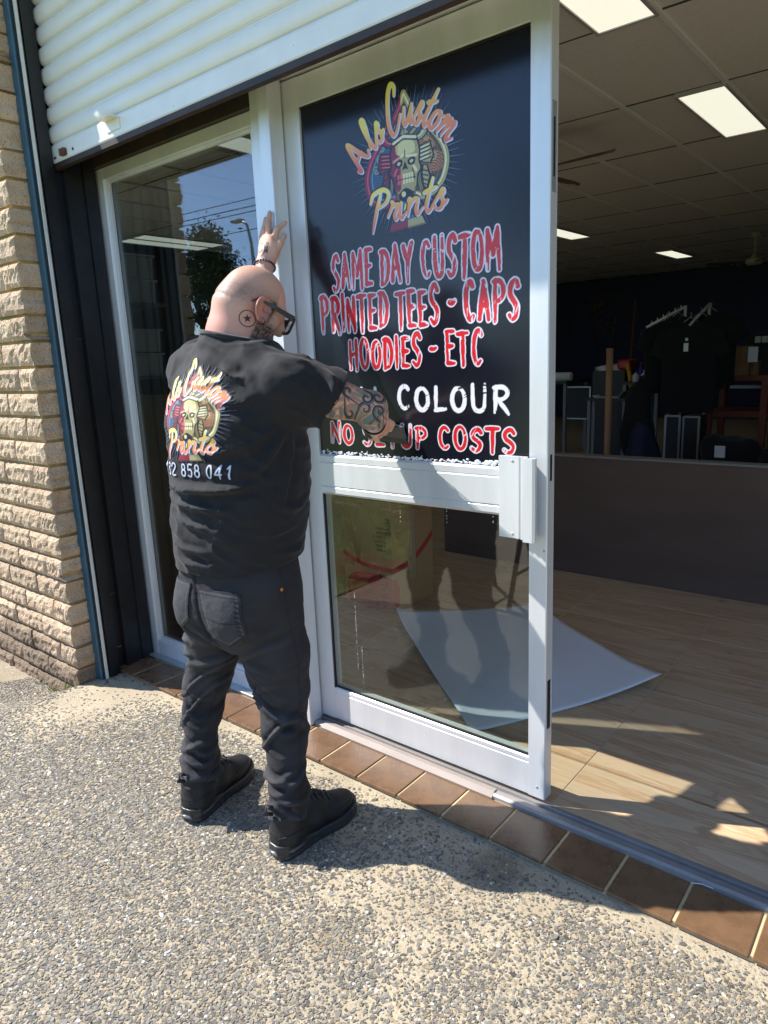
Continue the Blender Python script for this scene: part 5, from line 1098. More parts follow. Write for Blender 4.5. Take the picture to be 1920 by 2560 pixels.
# sleeve of waves and curls on the right arm
ca_ = Canvas(.24,.19,.0014,-.12,-.095); rr_ = random.Random(12); DKI, MID = rgb(30,31,36), rgb(92,90,92)
for k in range(26):
    cx_, cz_ = rr_.uniform(-.11,.11), rr_.uniform(-.085,.085); ca_.stroke(smooth([(cx_,cz_),(cx_+rr_.uniform(-.02,.02),cz_+rr_.uniform(-.015,.015)),(cx_+rr_.uniform(-.03,.03),cz_+rr_.uniform(-.02,.02))], 4), rr_.uniform(.004,.009), rr_.choice([rgb(150,118,106), rgb(128,126,112), rgb(96,118,122), rgb(150,136,118)]))
for k in range(17):
    cx_, cz_ = -.10+.05*(k % 5)+rr_.uniform(-.012,.012), -.07+.046*(k//5)+rr_.uniform(-.010,.010); sg_ = rr_.choice((-1,1)); ph = rr_.uniform(0,6.28); th_ = np.linspace(0, rr_.uniform(5,8), 20); R_ = .003+.0024*th_
    P = np.stack([cx_+sg_*R_*np.cos(th_+ph), cz_+R_*np.sin(th_+ph)], 1); tail = P[-1]+np.outer(np.linspace(.1,1,6), (P[-1]-P[-3])*5); P = np.vstack([P, tail])
    ca_.stroke(P+[.0022,-.0024], np.interp(np.linspace(0,1,len(P)), [0,.6,1], [.002,.0055,.001]), MID); ca_.stroke(P, np.interp(np.linspace(0,1,len(P)), [0,.6,1], [.0010,.0024,.0008]), DKI)
nv = Vector((.66,-.70,.28)).normalized(); ux_ = Vector((0,0,1)).cross(nv).normalized(); uz_ = nv.cross(ux_); sA, sB, sC = Vector(SR), Vector(ER), Vector(WR)
def on_arm(h):
    for a, b in ((sA.lerp(sB,.35), sB), (sB, sC)):
        t_ = max(0, min(.97, (h-a).dot(b-a)/(b-a).length_squared))
        if (h-a.lerp(b, t_)).length < .066: return True
    return False
drape('tattoo_sleeve', ca_, Vector((-1.385,-.30,1.350)), ux_, uz_, body_bvh, 'tattoo', body, rgb(206,152,132), .0006, on_arm)
# ---------------- squeegee in the right hand
sq = empty('squeegee', (-1.53,-.03,1.24), 'grey plastic squeegee pressed flat against the black door sign', 'squeegee')
mat('squeegee_grey', rgb(66,72,72), .35, var=.08); mat('squeegee_rubber', rgb(34,40,42), .45)
a_, b_ = Vector((-1.640,.0085,1.226)), Vector((-1.448,.0085,1.208)); ax = (b_-a_).normalized(); up_ = Vector((0,-.42,.91)).normalized(); nr = ax.cross(up_)
def slab(name, x0, x1, h0, h1, t0, t1, m):
    L_ = (b_-a_).length; P = [a_+ax*(L_*x)+up_*h+nr*t for x in (x0, x1) for h in (h0, h1) for t in (t0, t1)]
    bm = bmesh.new(); vv = [bm.verts.new(p) for p in P]
    for f in ((0,1,3,2),(4,6,7,5),(0,4,5,1),(2,3,7,6),(0,2,6,4),(1,5,7,3)): bm.faces.new([vv[i] for i in f])
    bmesh.ops.bevel(bm, geom=bm.edges[:], offset=.0012, segments=1, affect='EDGES'); return bmobj(name, bm, m, sq)
slab('blade', 0, 1, 0, .024, -.002, .004, 'squeegee_rubber'); slab('body', .01, .99, .0245, .072, -.005, .007, 'squeegee_grey')
for h in (.034, .046, .058): slab('grip_ridge', .03, .97, h, h+.004, -.0085, -.0052, 'squeegee_grey'); 
# ================================================================== SIGN on the upper door panel
mat('sign_black', (.0085,.0092,.0150), .20, spec=.5, bump=.02, bscale=220, bdist=.002)
sg = box('sign_panel', SLX+.0005, SRX-.0005, .0085, .0115, 1.1565, 2.3598, 'sign_black', sd); tag(sg, 'black vinyl sign with the shop emblem and red brush lettering')
mat('sign_ink', (.5,.5,.5), .22, spec=.5, attr='Col')
def flat_print(name, cv, y, m, parent, bg):
    XY, Cl, Qd = cv.mesh_data(bg); return npmesh(name, np.stack([XY[:,0], np.full(len(XY), y), XY[:,1]], 1), Qd, m, parent, False, Cl)
BG = (.0085,.0085,.0105)
cvl = Canvas(.49,.48,.0014,-1.675,1.865); draw_logo(cvl, .218, -1.43, 2.10, BG); flat_print('emblem', cvl, .0078, 'sign_ink', sg, BG)
cvx = Canvas(.84,.70,.0018,-1.852,1.18); RED, WH = rgb(206,36,42), rgb(226,226,236)
for a in (('SAME DAY CUSTOM',-1.765,-1.085,1.747,1.855,RED,WH,.071,1), ('PRINTED TEES - CAPS',-1.83,-1.025,1.605,1.715,RED,WH,.071,2), ('HOODIES - ETC',-1.703,-1.148,1.472,1.566,RED,WH,.079,3), ('FULL COLOUR',-1.81,-1.056,1.328,1.402,WH,None,.105,4), ('NO SETUP COSTS',-1.815,-1.035,1.203,1.27,RED,WH,.10,5,.05)): caps_line(cvx, *a)
flat_print('lettering', cvx, .0078, 'sign_ink', sg, BG)
# soap suds along the foot of the panel
mat('suds', (.75,.77,.80), .3)
Vs, Fs = [], []
for k in range(260):
    x = rng.uniform(SLX+.01, SRX-.01); z = 1.1575+abs(rng.normal(0,.006)); r_ = rng.uniform(.0012,.0042)*(1.6 if x > -1.2 else 1)
    n0 = len(Vs); m_ = 6
    for i in range(m_): Vs.append((x+r_*1.7*math.cos(i*2*math.pi/m_), .0072, z+r_*math.sin(i*2*math.pi/m_)))
    Vs.append((x, .0072-r_*.7, z))
    for i in range(m_): Fs.append((n0+i, n0+(i+1) % m_, n0+m_))
o_ = pyd('soap_suds', Vs, Fs, 'suds', sg, True); o_['kind'] = 'stuff'
# water runs on the lower glass
Vs, Fs = [], []
for x0, z0, z1 in ((-1.742,.30,.62),(-1.717,.24,.40),(-1.50,.93,.995),(-1.30,.95,.996),(-1.12,.97,.997)):
    z = z0
    while z < z1:
        r_ = rng.uniform(.0006,.0019); n0 = len(Vs)
        for i in range(6): Vs.append((x0+rng.normal(0,.0006)+r_*math.cos(i*1.047), .0115, z+r_*1.6*math.sin(i*1.047)))
        Vs.append((x0, .0115-r_*.8, z)); Fs += [(n0+i, n0+(i+1) % 6, n0+6) for i in range(6)]; z += rng.uniform(.003,.016)
o_ = pyd('water_drops', Vs, Fs, 'suds', gl, True); o_['kind'] = 'stuff'
# ================================================================== INSIDE THE SHOP
ct = empty('low_counter', (-.5,2.42,.03), 'dark low partition counter with pale cap standing across the shop', 'counter')
box('front_panel', -2.95, 2.6, 2.385, 2.455, Z_IN, .822, 'counter', ct, .002); box('cap', -2.96, 2.62, 2.372, 2.468, .8225, .836, 'counter_cap', ct, .003)
# ---- moving carton, upside down, open flaps
bx = empty('moving_carton', (-2.63,1.31,Z_IN), 'brown moving carton with red printing and open flaps behind the lower glass', 'carton')
X0, X1, Y0, Y1, ZB, ZT = -2.822, -2.440, 1.112, 1.512, Z_IN+.001, .700
boxes('carton_wall', [(X0,X1,Y0,Y0+.005,ZB,ZT),(X0,X1,Y1-.005,Y1,ZB,ZT),(X0,X0+.005,Y0+.005,Y1-.005,ZB,ZT),(X1-.005,X1,Y0+.005,Y1-.005,ZB,ZT),(X0+.005,X1-.005,Y0+.005,Y1-.005,ZB,ZB+.005)], 'kraft', bx)
def flap(p0, p1, out, m='kraft'):
    p0, p1, out = Vector(p0), Vector(p1), Vector(out); nrm = (p1-p0).cross(out).normalized()*.004; V_ = [p0, p1, p1+out, p0+out]; V_ += [v+nrm for v in V_]
    return pyd('flap', V_, [(0,1,2,3),(7,6,5,4),(0,4,5,1),(1,5,6,2),(2,6,7,3),(3,7,4,0)], m, bx)
flap((X1,Y0+.005,ZT), (X1,Y1-.005,ZT), (.185,.02,-.030)); flap((X0+.005,Y1,ZT), (X1-.005,Y1,ZT), (0,.10,.15)); flap((X0,Y0+.005,ZT), (X0,Y1-.005,ZT), (-.12,0,.13)); flap((X0+.005,Y0,ZT), (X1-.005,Y0,ZT), (0,.06,.17), 'kraft_in')
GL = dict(CAPS); GL.update({k: v for k, v in DIG.items() if v}); GL.update({'V': [[(.05,1),(.5,0),(.95,1)]], 'G': [arc(.52,.5,.42,.5,45,330,10), [(.55,.45),(.95,.45),(.93,.1)]], 'K': [[(.15,1),(.15,0)], [(.9,1),(.18,.45),(.9,0)]], 'W': [[(.0,1),(.25,0),(.5,.7),(.75,0),(1,1)]], 'X': [[(.1,1),(.9,0)],[(.9,1),(.1,0)]], 'B': [[(.15,0),(.15,1),(.6,1),(.8,.78),(.6,.54),(.15,.54)], [(.6,.54),(.88,.28),(.6,0),(.15,0)]], '+': [[(.1,.5),(.9,.5)],[(.5,.1),(.5,.9)]]})
def plain(cv, text, o, ux, uy, size, w, c):
    x = 0; ux, uy, o = np.array(ux, float), np.array(uy, float), np.array(o, float)
    for ch in text:
        for P in GL.get(ch, []):
            P = np.array(P, float); cv.stroke(o+(x+P[:,:1]*.62*size)*ux+P[:,1:]*size*uy, w, c)
        x += size*(.45 if ch in ' I' else .80)
cb = Canvas(.382,.67,.0024,X0,ZB); KR = rgb(178,132,88); RI, BI = rgb(205,52,58), rgb(34,28,26)
cb.poly(smooth([(X0+.03,.06),(X0+.16,.035),(X0+.34,.05),(X1-.002,.09),(X1-.002,.235),(X0+.26,.255),(X0+.10,.245),(X0+.035,.20),(X0+.02,.12),(X0+.03,.06)], 5), RI)
cb.stroke(smooth([(X0,.36),(X0+.12,.315),(X0+.25,.295),(X1-.001,.292)], 6), .014, RI)
plain(cb, '104LT', (X1-.048,.075), (0,1), (-1,0), .048, .0048, BI); plain(cb, 'MOVING CARTON', (X1-.06,.075), (-1,0), (0,-1), .020, .0018, BI); plain(cb, 'TEA CHEST', (X1-.115,.108), (-1,0), (0,-1), .018, .0015, BI); plain(cb, 'HEAVY DUTY', (X1-.115,.135), (-1,0), (0,-1), .014, .0012, BI)
plain(cb, 'MOVE', (X1-.04,.60), (0,-1), (1,0), .032, .0035, BI)
for k in range(6): plain(cb, 'X BOOKS TOYS'[:7+k % 4], (X1-.05,.415+.026*k), (-1,0), (0,-1), .013, .0011, BI)
for a, b in (((.20,.14),(.20,.21)),((.26,.14),(.26,.21)),((.20,.14),(.26,.14)),((.20,.21),(.26,.21))): cb.stroke([(X0+a[0]-.05,a[1]),(X0+b[0]-.05,b[1])], .0012, BI)
XY, Cl, Qd = cb.mesh_data(KR); mat('carton_ink', (.5,.5,.5), .75, attr='Col')
npmesh('print', np.stack([XY[:,0], np.full(len(XY), Y0-.0008), XY[:,1]], 1), Qd, 'carton_ink', bx, False, Cl)
cb = Canvas(.40,.67,.003,Y0,ZB); cb.poly(smooth([(Y0,.05),(Y0+.045,.07),(Y0+.055,.17),(Y0+.03,.225),(Y0,.235)], 4), RI); cb.stroke(smooth([(Y0,.292),(Y0+.15,.31),(Y0+.28,.36),(Y1,.44)], 6), .016, RI)
cb.poly([(Y0+.15,.20),(Y0+.225,.20),(Y0+.225,.62),(Y0+.15,.62)], rgb(196,160,118)); cb.stroke([(Y0+.165,.47),(Y0+.168,.31)], .002, BI); cb.stroke([(Y0+.15,.35),(Y0+.168,.31),(Y0+.178,.345)], .002, BI)
XY, Cl, Qd = cb.mesh_data(KR); npmesh('print', np.stack([np.full(len(XY), X1+.0008), XY[:,0], XY[:,1]], 1), Qd, 'carton_ink', bx, False, Cl)
# ---- sheet of backing paper on the floor
n = 40; A_, B_, C_, D_ = (np.array(p) for p in ((-2.36,1.03),(-1.80,1.63),(-.885,1.045),(-1.36,.235)))
U, Vv = np.meshgrid(np.linspace(0,1,n), np.linspace(0,1,n)); P2 = (A_[None,None]*((1-U)*(1-Vv))[...,None]+B_*((1-U)*Vv)[...,None]+C_*(U*Vv)[...,None]+D_*(U*(1-Vv))[...,None])
P2 = P2+((Vv*(1-Vv))*(.10*(U > .0)*(U**3)))[...,None]*np.array((-.05,.25))        # near edge bows
zz = Z_IN+.006+.045*(1-U)**8*(1-Vv)**2+.060*np.clip((U+Vv-1.40)/.60, 0, 1)**2+.02*(1-U)**5+.012*np.sin(U*5+Vv*2)**2*(U*(1-U)*4)*.8+.02*Vv**8*(1-U)+.010*np.clip(.08-Vv, 0, 1)/.08
idx = np.arange(n*n).reshape(n, n); Qp = np.stack([idx[:-1,:-1].ravel(), idx[:-1,1:].ravel(), idx[1:,1:].ravel(), idx[1:,:-1].ravel()], 1)
o_ = npmesh('paper_sheet', np.stack([P2[...,0].ravel(), P2[...,1].ravel(), zz.ravel()], 1), Qp, 'paper', None, True); tag(o_, 'large white sheet of backing paper curling on the shop floor', 'paper'); md = o_.modifiers.new('thickness', 'SOLIDIFY'); md.thickness = .0008
# ---- black stand behind the lower glass
# ---- cardboard tube
lathe('cardboard_tube', [(.036,0),(.036,1.48),(.030,1.48),(.030,1.40)], (-2.92,5.5,Z_IN), 'tube_card', None, 20); tag(bpy.data.objects['cardboard_tube'], 'tall brown cardboard tube standing upright behind the counter', 'cardboard tube')
# ---- clothes rack with tees
rk = empty('clothes_rack', (-2.4,6.5,Z_IN), 'pale metal clothes rack with slanted display arms deep in the shop', 'clothes rack')
tubes('rack_frame', [([(-2.50,6.62,Z_IN),(-2.50,6.62,1.945)], .016),([(-2.27,6.72,Z_IN),(-2.27,6.72,1.96)], .016),([(-2.50,6.62,.25),(-2.27,6.72,.25)], .012),([(-2.75,6.5,Z_IN+.012),(-2.1,6.75,Z_IN+.012)], .014)], 'white_plastic', rk, 8)
tube('display_arm', [(-2.50,6.62,1.935),(-2.86,6.42,1.725)], .016, 'white_plastic', rk, 8); tube('display_arm', [(-2.27,6.72,1.95),(-2.40,6.40,1.70)], .014, 'white_plastic', rk, 8)
for k in range(6): p = Vector((-2.50,6.62,1.95)).lerp(Vector((-2.86,6.42,1.74)), .12+.15*k); tube('hook', [p, p+Vector((0,0,.03))], .006, 'white_plastic', rk, 6)
def hanging_tee(c, yaw_, wdt, hgt, label, dz=0):
    t_ = empty('hanging_tee', c, label, 'tee', 'black tees hanging on the rack'); r = random.Random(int(c[0]*100)); ca, sa = math.cos(yaw_), math.sin(yaw_)
    pr = [(-.10,0),(-.50,-.10),(-.62,-.34),(-.44,-.40),(-.42,-.34),(-.42,-1),(.42,-1),(.42,-.34),(.44,-.40),(.62,-.34),(.50,-.10),(.10,0),(0,-.05)]
    V_ = []; nn = len(pr)
    for s_ in (-1, 1):
        for x, z in pr: d_ = .03+.02*math.sin(x*9+z*5); V_.append((c[0]+ca*x*wdt-sa*s_*d_, c[1]+sa*x*wdt+ca*s_*d_, c[2]+z*hgt))
    pyd('tee', V_, [tuple(range(nn)), tuple(range(nn, 2*nn))[::-1]]+[(i, nn+i, nn+(i+1) % nn, (i+1) % nn) for i in range(nn)], 'black_cloth', t_)
    tube('hanger', [(c[0]-ca*.12*wdt,c[1]-sa*.12*wdt,c[2]-.01),(c[0],c[1],c[2]+.05),(c[0]+ca*.12*wdt,c[1]+sa*.12*wdt,c[2]-.01)], .006, 'silver', t_, 6); tube('hanger_hook', [(c[0],c[1],c[2]+.05),(c[0]+.01,c[1],c[2]+.085),(c[0]-.01,c[1],c[2]+.10)], .004, 'silver', t_, 6); return t_
hanging_tee((-2.66,6.50,1.775), .5, .52, .80, 'black tee hanging on the left arm of the clothes rack'); hanging_tee((-2.56,6.56,1.83), .5, .52, .82, 'black tee hanging second along the left rack arm')
for k, lb in enumerate(('black tee nearest the front of the right rack arm, with white tags', 'black tee in the middle of the right rack arm', 'black tee farthest back on the right rack arm')):
    t_ = hanging_tee((-2.38+.07*k,6.42+.12*k,1.76+.05*k), .25, .66, 1.0 if k == 0 else .8, lb)
    if k == 0:
        box('price_tag', -2.415, -2.365, 6.33, 6.334, 1.44, 1.53, 'paper', t_); box('price_tag', -2.40, -2.372, 6.33, 6.334, 1.555, 1.585, 'paper', t_)
# ---- bench with paper bags
bn_ = empty('timber_bench', (-1.9,7.1,Z_IN), 'reddish timber workbench with lower shelf at the right of the shop', 'workbench')
box('bench_top', -2.24, .6, 6.95, 7.65, 1.08, 1.145, 'timber', bn_, .004); box('shelf', -2.30, .6, 7.0, 7.6, .66, .74, 'timber', bn_, .004)
for x in (-2.28, -1.70, .5):
    for y in (6.98, 7.55): box('leg', x-.035, x+.035, y-.035, y+.035, Z_IN, 1.0795, 'timber', bn_, .003)
def paper_bag(x0, x1, y0, y1, z0, h, lb):
    cx, cy = (x0+x1)/2, (y0+y1)/2; V_ = []
    for z, k, wv in ((0,1,0),(.5,.97,.006),(.85,.99,.010),(1,1.03,.014)):
        for i, (sx_, sy_) in enumerate(((-1,-1),(0,-1),(1,-1),(1,0),(1,1),(0,1),(-1,1),(-1,0))): V_.append((cx+sx_*(x1-x0)/2*k, cy+sy_*(y1-y0)/2*k*(.55 if (i in (3,7) and False) else 1)+wv*(-1)**i, z0+h*z+(random.uniform(-.012,.012) if z == 1 else 0)))
    F_ = [tuple(range(8))[::-1]]+[(r*8+i, r*8+(i+1) % 8, (r+1)*8+(i+1) % 8, (r+1)*8+i) for r in range(3) for i in range(8)]
    return tag(pyd('paper_bag', V_, F_, 'bag_paper', None), lb, 'paper bag', 'paper bags on the timber bench')
paper_bag(-2.225,-2.062,7.05,7.20,1.1455,.31,'brown paper bag on the timber bench, left of the pair'); b2 = paper_bag(-2.052,-1.885,6.99,7.16,1.1455,.325,'brown paper bag on the timber bench with white note, right of the pair')
box('note', -1.90, -1.80, 6.982, 6.985, 1.29, 1.46, 'paper', b2); paper_bag(-1.875,-1.79,7.0,7.14,1.1455,.16,'short torn brown paper bag beside the noted bag')
for k in range(4): tag(box('tin', -1.93+.075*k, -1.87+.075*k, 7.40, 7.46, 1.50, 1.575, 'white_plastic', None, .008), ['leftmost', 'second', 'third', 'rightmost'][k]+' small white tin in the row above the paper bags', 'tin', 'tins in a row above the bench')
sh_ = empty('wall_shelf', (-1.6,7.43,1.48), 'dark shelf carrying white tins above the bench', 'shelf'); box('board', -2.05, .5, 7.34, 7.52, 1.475, 1.4995, 'dark_plastic', sh_); box('backing', -2.05, .5, 7.53, 7.545, 1.1455, 1.60, 'dark_plastic', sh_)
tag(box('white_board', -2.12, -1.72, 7.2, 7.5, .985, 1.02, 'white_plastic'), 'white flat panel stored under the bench top', 'panel')
# ---- bags, cases, tables
def blob(name, c, r, m, lb, cat, seed):
    bm = bmesh.new(); bmesh.ops.create_icosphere(bm, subdivisions=3, radius=1); rr = random.Random(seed); ph = [rr.uniform(0,6) for _ in range(6)]
    for v in bm.verts:
        k = 1+.14*math.sin(v.co.x*4+ph[0])*math.sin(v.co.y*3+ph[1])+.10*math.sin(v.co.z*6+ph[2])+.05*math.sin(v.co.x*11+ph[3]); v.co = Vector((c[0]+v.co.x*r[0]*k, c[1]+v.co.y*r[1]*k, max(Z_IN+.002, c[2]+v.co.z*r[2]*k)))
    return tag(bmobj(name, bm, m, None, True), lb, cat)
g_ = blob('gear_bag', (-1.82,6.05,.30), (.30,.22,.29), 'black_cloth', 'slumped black gear bag with white label on the floor by the bench', 'bag', 1); box('label', -1.90, -1.80, 5.80, 5.815, .36, .48, 'white_plastic', g_)
blob('gear_bag', (-1.25,6.1,.28), (.36,.24,.26), 'black_cloth', 'long black gear bag lying right of the labelled bag', 'bag', 2)
blob('laundry_bag', (-2.62,5.7,.36), (.17,.16,.32), 'navy_cloth', 'navy blue bag standing right of the cardboard tube', 'bag', 3); blob('backpack', (-2.90,6.4,.55), (.20,.20,.52), 'black_cloth', 'dark backpack heap beyond the cardboard tube', 'bag', 4)
def case(x0, x1, y0, y1, z0, z1, lb):
    c_ = empty('aluminium_case', ((x0+x1)/2,(y0+y1)/2,z0), lb, 'case', 'silver edged equipment cases'); box('shell', x0, x1, y0, y1, z0, z1, 'dark_plastic', c_)
    t_ = .018
    for a in ((x0-.004,x0+t_,y0-.004,y0+t_,z0,z1),(x1-t_,x1+.004,y0-.004,y0+t_,z0,z1)): box('edge', *a, 'silver', c_)
    for a in ((x0+t_,x1-t_,y0-.004,y0+t_,z1-t_,z1+.004),(x0+t_,x1-t_,y0-.004,y0+t_,z0,z0+t_)): box('edge', *a, 'silver', c_)
case(-2.57,-2.40,6.30,6.42,Z_IN,.74,'tall silver edged equipment case standing under the black tees'); case(-2.38,-2.20,6.32,6.60,Z_IN,.73,'wider silver edged case right of the tall case'); case(-4.58,-4.18,8.0,8.12,.50,.98,'grey silver edged case leaning by the far left table')
def table(x0, x1, y0, y1, z, m, lb):
    t_ = empty('work_table', ((x0+x1)/2,(y0+y1)/2,Z_IN), lb, 'table'); box('top', x0, x1, y0, y1, z-.035, z, m, t_)
    for x in (x0+.04, x1-.04):
        for y in (y0+.04, y1-.04): box('leg', x-.02, x+.02, y-.02, y+.02, Z_IN, z-.0355, 'shelf_metal', t_)
table(-3.34,-2.86,6.95,7.5,1.085,'dark_plastic','small dark table with bottles left of the clothes rack'); table(-3.7,-3.15,6.7,6.93,.90,'dark_plastic','lower dark table holding a white tray'); table(-5.2,-4.28,7.4,8.2,1.085,'dark_plastic','far dark table with a white roll at the left')
wb = empty('waste_bin', (-3.69,7.6,Z_IN), 'dark grey bin with white liner, red lid and yellow handle', 'bin')
prism('bin_body', [(-3.90,7.4),(-3.46,7.4),(-3.46,7.8),(-3.90,7.8)], 'z', Z_IN, 1.22, 'dark_plastic', wb); o_ = blob('liner', (-3.70,7.6,1.23), (.24,.2,.07), 'white_plastic', None, None, 5); o_.parent = wb; o_.matrix_parent_inverse = world_of(wb).inverted()
box('lid', -3.58, -3.40, 7.42, 7.75, 1.225, 1.36, 'red_p', wb, .03, 2); tube('handle', [(-3.42,7.38,1.30),(-3.37,7.36,1.12),(-3.36,7.36,.94)], [.03,.03,.02], 'yellow_p', wb, 8)
tr = empty('paper_tray', (-3.42,6.8,.9), 'curled white paper tray on the lower table', 'tray'); prism('sheet', [(-3.62,.93),(-3.58,.906),(-3.28,.903),(-3.22,.98),(-3.225,.985),(-3.28,.908),(-3.578,.911),(-3.615,.935)], 'y', 6.72, 6.92, 'white_plastic', tr)
def bottle(x, y, z, r, h, m, mc, lb):
    b_0 = empty('bottle', (x,y,z), lb, 'bottle', 'bottles on the small dark table'); lathe('body', [(r*.95,0),(r,.01),(r,h*.62),(r*.4,h*.8),(r*.38,h*.86)], (x,y,z), m, b_0, 14); lathe('cap', [(r*.45,0),(r*.45,h*.14),(r*.3,h*.15)], (x,y,z+h*.8605), mc, b_0, 12)
bottle(-3.12,7.05,1.0855,.035,.24,'blue_p','red_p','blue bottle with red cap on the small table'); bottle(-3.06,7.0,1.0855,.045,.14,'white_plastic','white_plastic','squat white bottle right of the red capped bottle'); bottle(-3.17,7.0,1.0855,.04,.13,'white_plastic','blue_p','squat white bottle left of the red capped bottle'); bottle(-2.93,7.1,1.0855,.04,.26,'yellow_p','dark_plastic','yellow bottle at the right end of the small table')
rl = lathe('vinyl_roll', [(.045,0),(.06,.01),(.06,.42),(.045,.43)], (0,0,0), 'white_plastic', None, 18); rl.matrix_basis = Matrix.Translation((-4.68,7.5,1.148)) @ Matrix.Rotation(math.radians(90), 4, 'Y'); tag(rl, 'white roll of vinyl lying on the far left table', 'roll')
tag(box('cutting_mat', -4.6, -4.32, 7.45, 7.7, 1.0855, 1.095, 'green_p'), 'bright green mat under the white roll', 'mat')
# ---- mural outlines on the navy wall
mu = empty('wall_art', (-6.2,13.38,1.9), 'faint coloured outline panels drawn on the navy back wall', 'wall art')
def wl(pts, m): tubes('outline', [([(x,13.39,z) for x, z in pts], .012)], m, mu, 5, False)
wl([(-6.57,2.64),(-5.84,2.66),(-6.03,1.54)], 'line_tan'); wl([(-6.57,2.64),(-6.36,1.61),(-6.03,1.54)], 'line_red'); wl([(-6.84,2.64),(-6.57,2.64),(-6.46,1.94),(-6.90,2.12),(-6.84,2.64)], 'line_blue'); wl([(-5.98,1.27),(-5.95,1.9),(-5.45,2.15),(-5.28,1.27),(-5.98,1.27)], 'line_blue'); wl([(-7.3,2.6),(-6.95,2.1),(-7.1,1.25)], 'line_red')
rr = random.Random(5)
for k in range(16):
    x, z = rr.uniform(-6.5,-5.9), rr.uniform(1.8,2.5); wl([(x+rr.uniform(-.12,.12), z+rr.uniform(-.12,.12)) for _ in range(4)], rr.choice(['line_red','line_tan','line_blue']))
tag(tube('timber_pole', [(-5.13,12,Z_IN),(-5.05,12.1,2.42)], .022, 'line_tan', None, 8), 'thin timber pole leaning before the navy back wall', 'pole')
# ---- ceiling fans
def ceiling_fan(c, a0, lb, zb=2.62):
    f_ = empty('ceiling_fan', (c[0],c[1],3.0), lb, 'ceiling fan', 'ceiling fans'); lathe('canopy', [(.015,-.09),(.05,-.03),(.065,.0)], (c[0],c[1],2.985), 'fan', f_, 16); tube('rod', [(c[0],c[1],2.91),(c[0],c[1],zb+.08)], .012, 'fan', f_, 8); lathe('motor', [(.03,.10),(.06,.06),(.11,.045),(.12,.0),(.09,-.03),(.03,-.04)], (c[0],c[1],zb), 'fan', f_, 20)
    for k in range(4):
        a = a0+k*math.pi/2; ca, sa = math.cos(a), math.sin(a); V_ = []
        for r_, w_, in ((.12,.03),(.20,.055),(.50,.065),(.60,.055),(.625,.02)):
            for s_ in (-1, 1): V_.append((c[0]+ca*r_-sa*w_*s_, c[1]+sa*r_+ca*w_*s_, zb+.012*s_))
        nb_ = len(V_); V_ += [(x, y, z+.008) for x, y, z in V_]; F_ = []
        for i in range(4): F_ += [(2*i,2*i+1,2*i+3,2*i+2), (nb_+2*i,nb_+2*i+2,nb_+2*i+3,nb_+2*i+1), (2*i,2*i+2,nb_+2*i+2,nb_+2*i), (2*i+1,nb_+2*i+1,nb_+2*i+3,2*i+3)]
        F_ += [(0,nb_,nb_+1,1),(8,9,nb_+9,nb_+8)]; pyd('blade', V_, F_, 'fan_blade', f_)
ceiling_fan((-2.50,2.90), math.radians(-5), 'ceiling fan mostly hidden by the door, one blade showing', 2.74); ceiling_fan((-2.40,9.3), math.radians(30), 'white ceiling fan hanging far back by the navy wall', 2.60)
# ---- shelving with tubs inside the side window
sv = empty('storage_shelf', (-4.4,.7,Z_IN), 'metal shelving full of white tubs just inside the side window', 'shelf')
for z in (.48,.94,1.455,1.905): box('board', -4.94, -4.01, .54, .84, z-.02, z, 'shelf_metal', sv)
for x in (-4.93,): box('upright', x-.012, x+.012, .815, .839, Z_IN, 2.3, 'shelf_metal', sv)
for zi, z in enumerate((.4805,.9405,1.0905,1.4555,1.6055,1.9055,2.0555)):
    for xi, x in enumerate((-4.20,-4.57)):
        t_ = empty('storage_tub', (x,.69,z), ['lowest', 'second', 'third', 'fourth', 'fifth', 'sixth', 'topmost'][zi]+' white tub counted upwards in the '+['stack nearest the window', 'stack farther inside'][xi], 'tub', 'white tubs on the shelving'); h_ = .128 if zi else .26
        prism('tub', [(x-.14,z),(x+.14,z),(x+.155,z+h_),(x-.155,z+h_)], 'y', .58, .80, 'tub', t_); box('rim', x-.168, x+.168, .565, .815, z+h_+.0005, z+h_+.014, 'tub', t_, .003)
tag(box('grey_board', -3.60, -3.16, .30, .32, Z_IN, 1.36, 'alu_dull'), 'scuffed grey metal board leaning inside the side window', 'board')
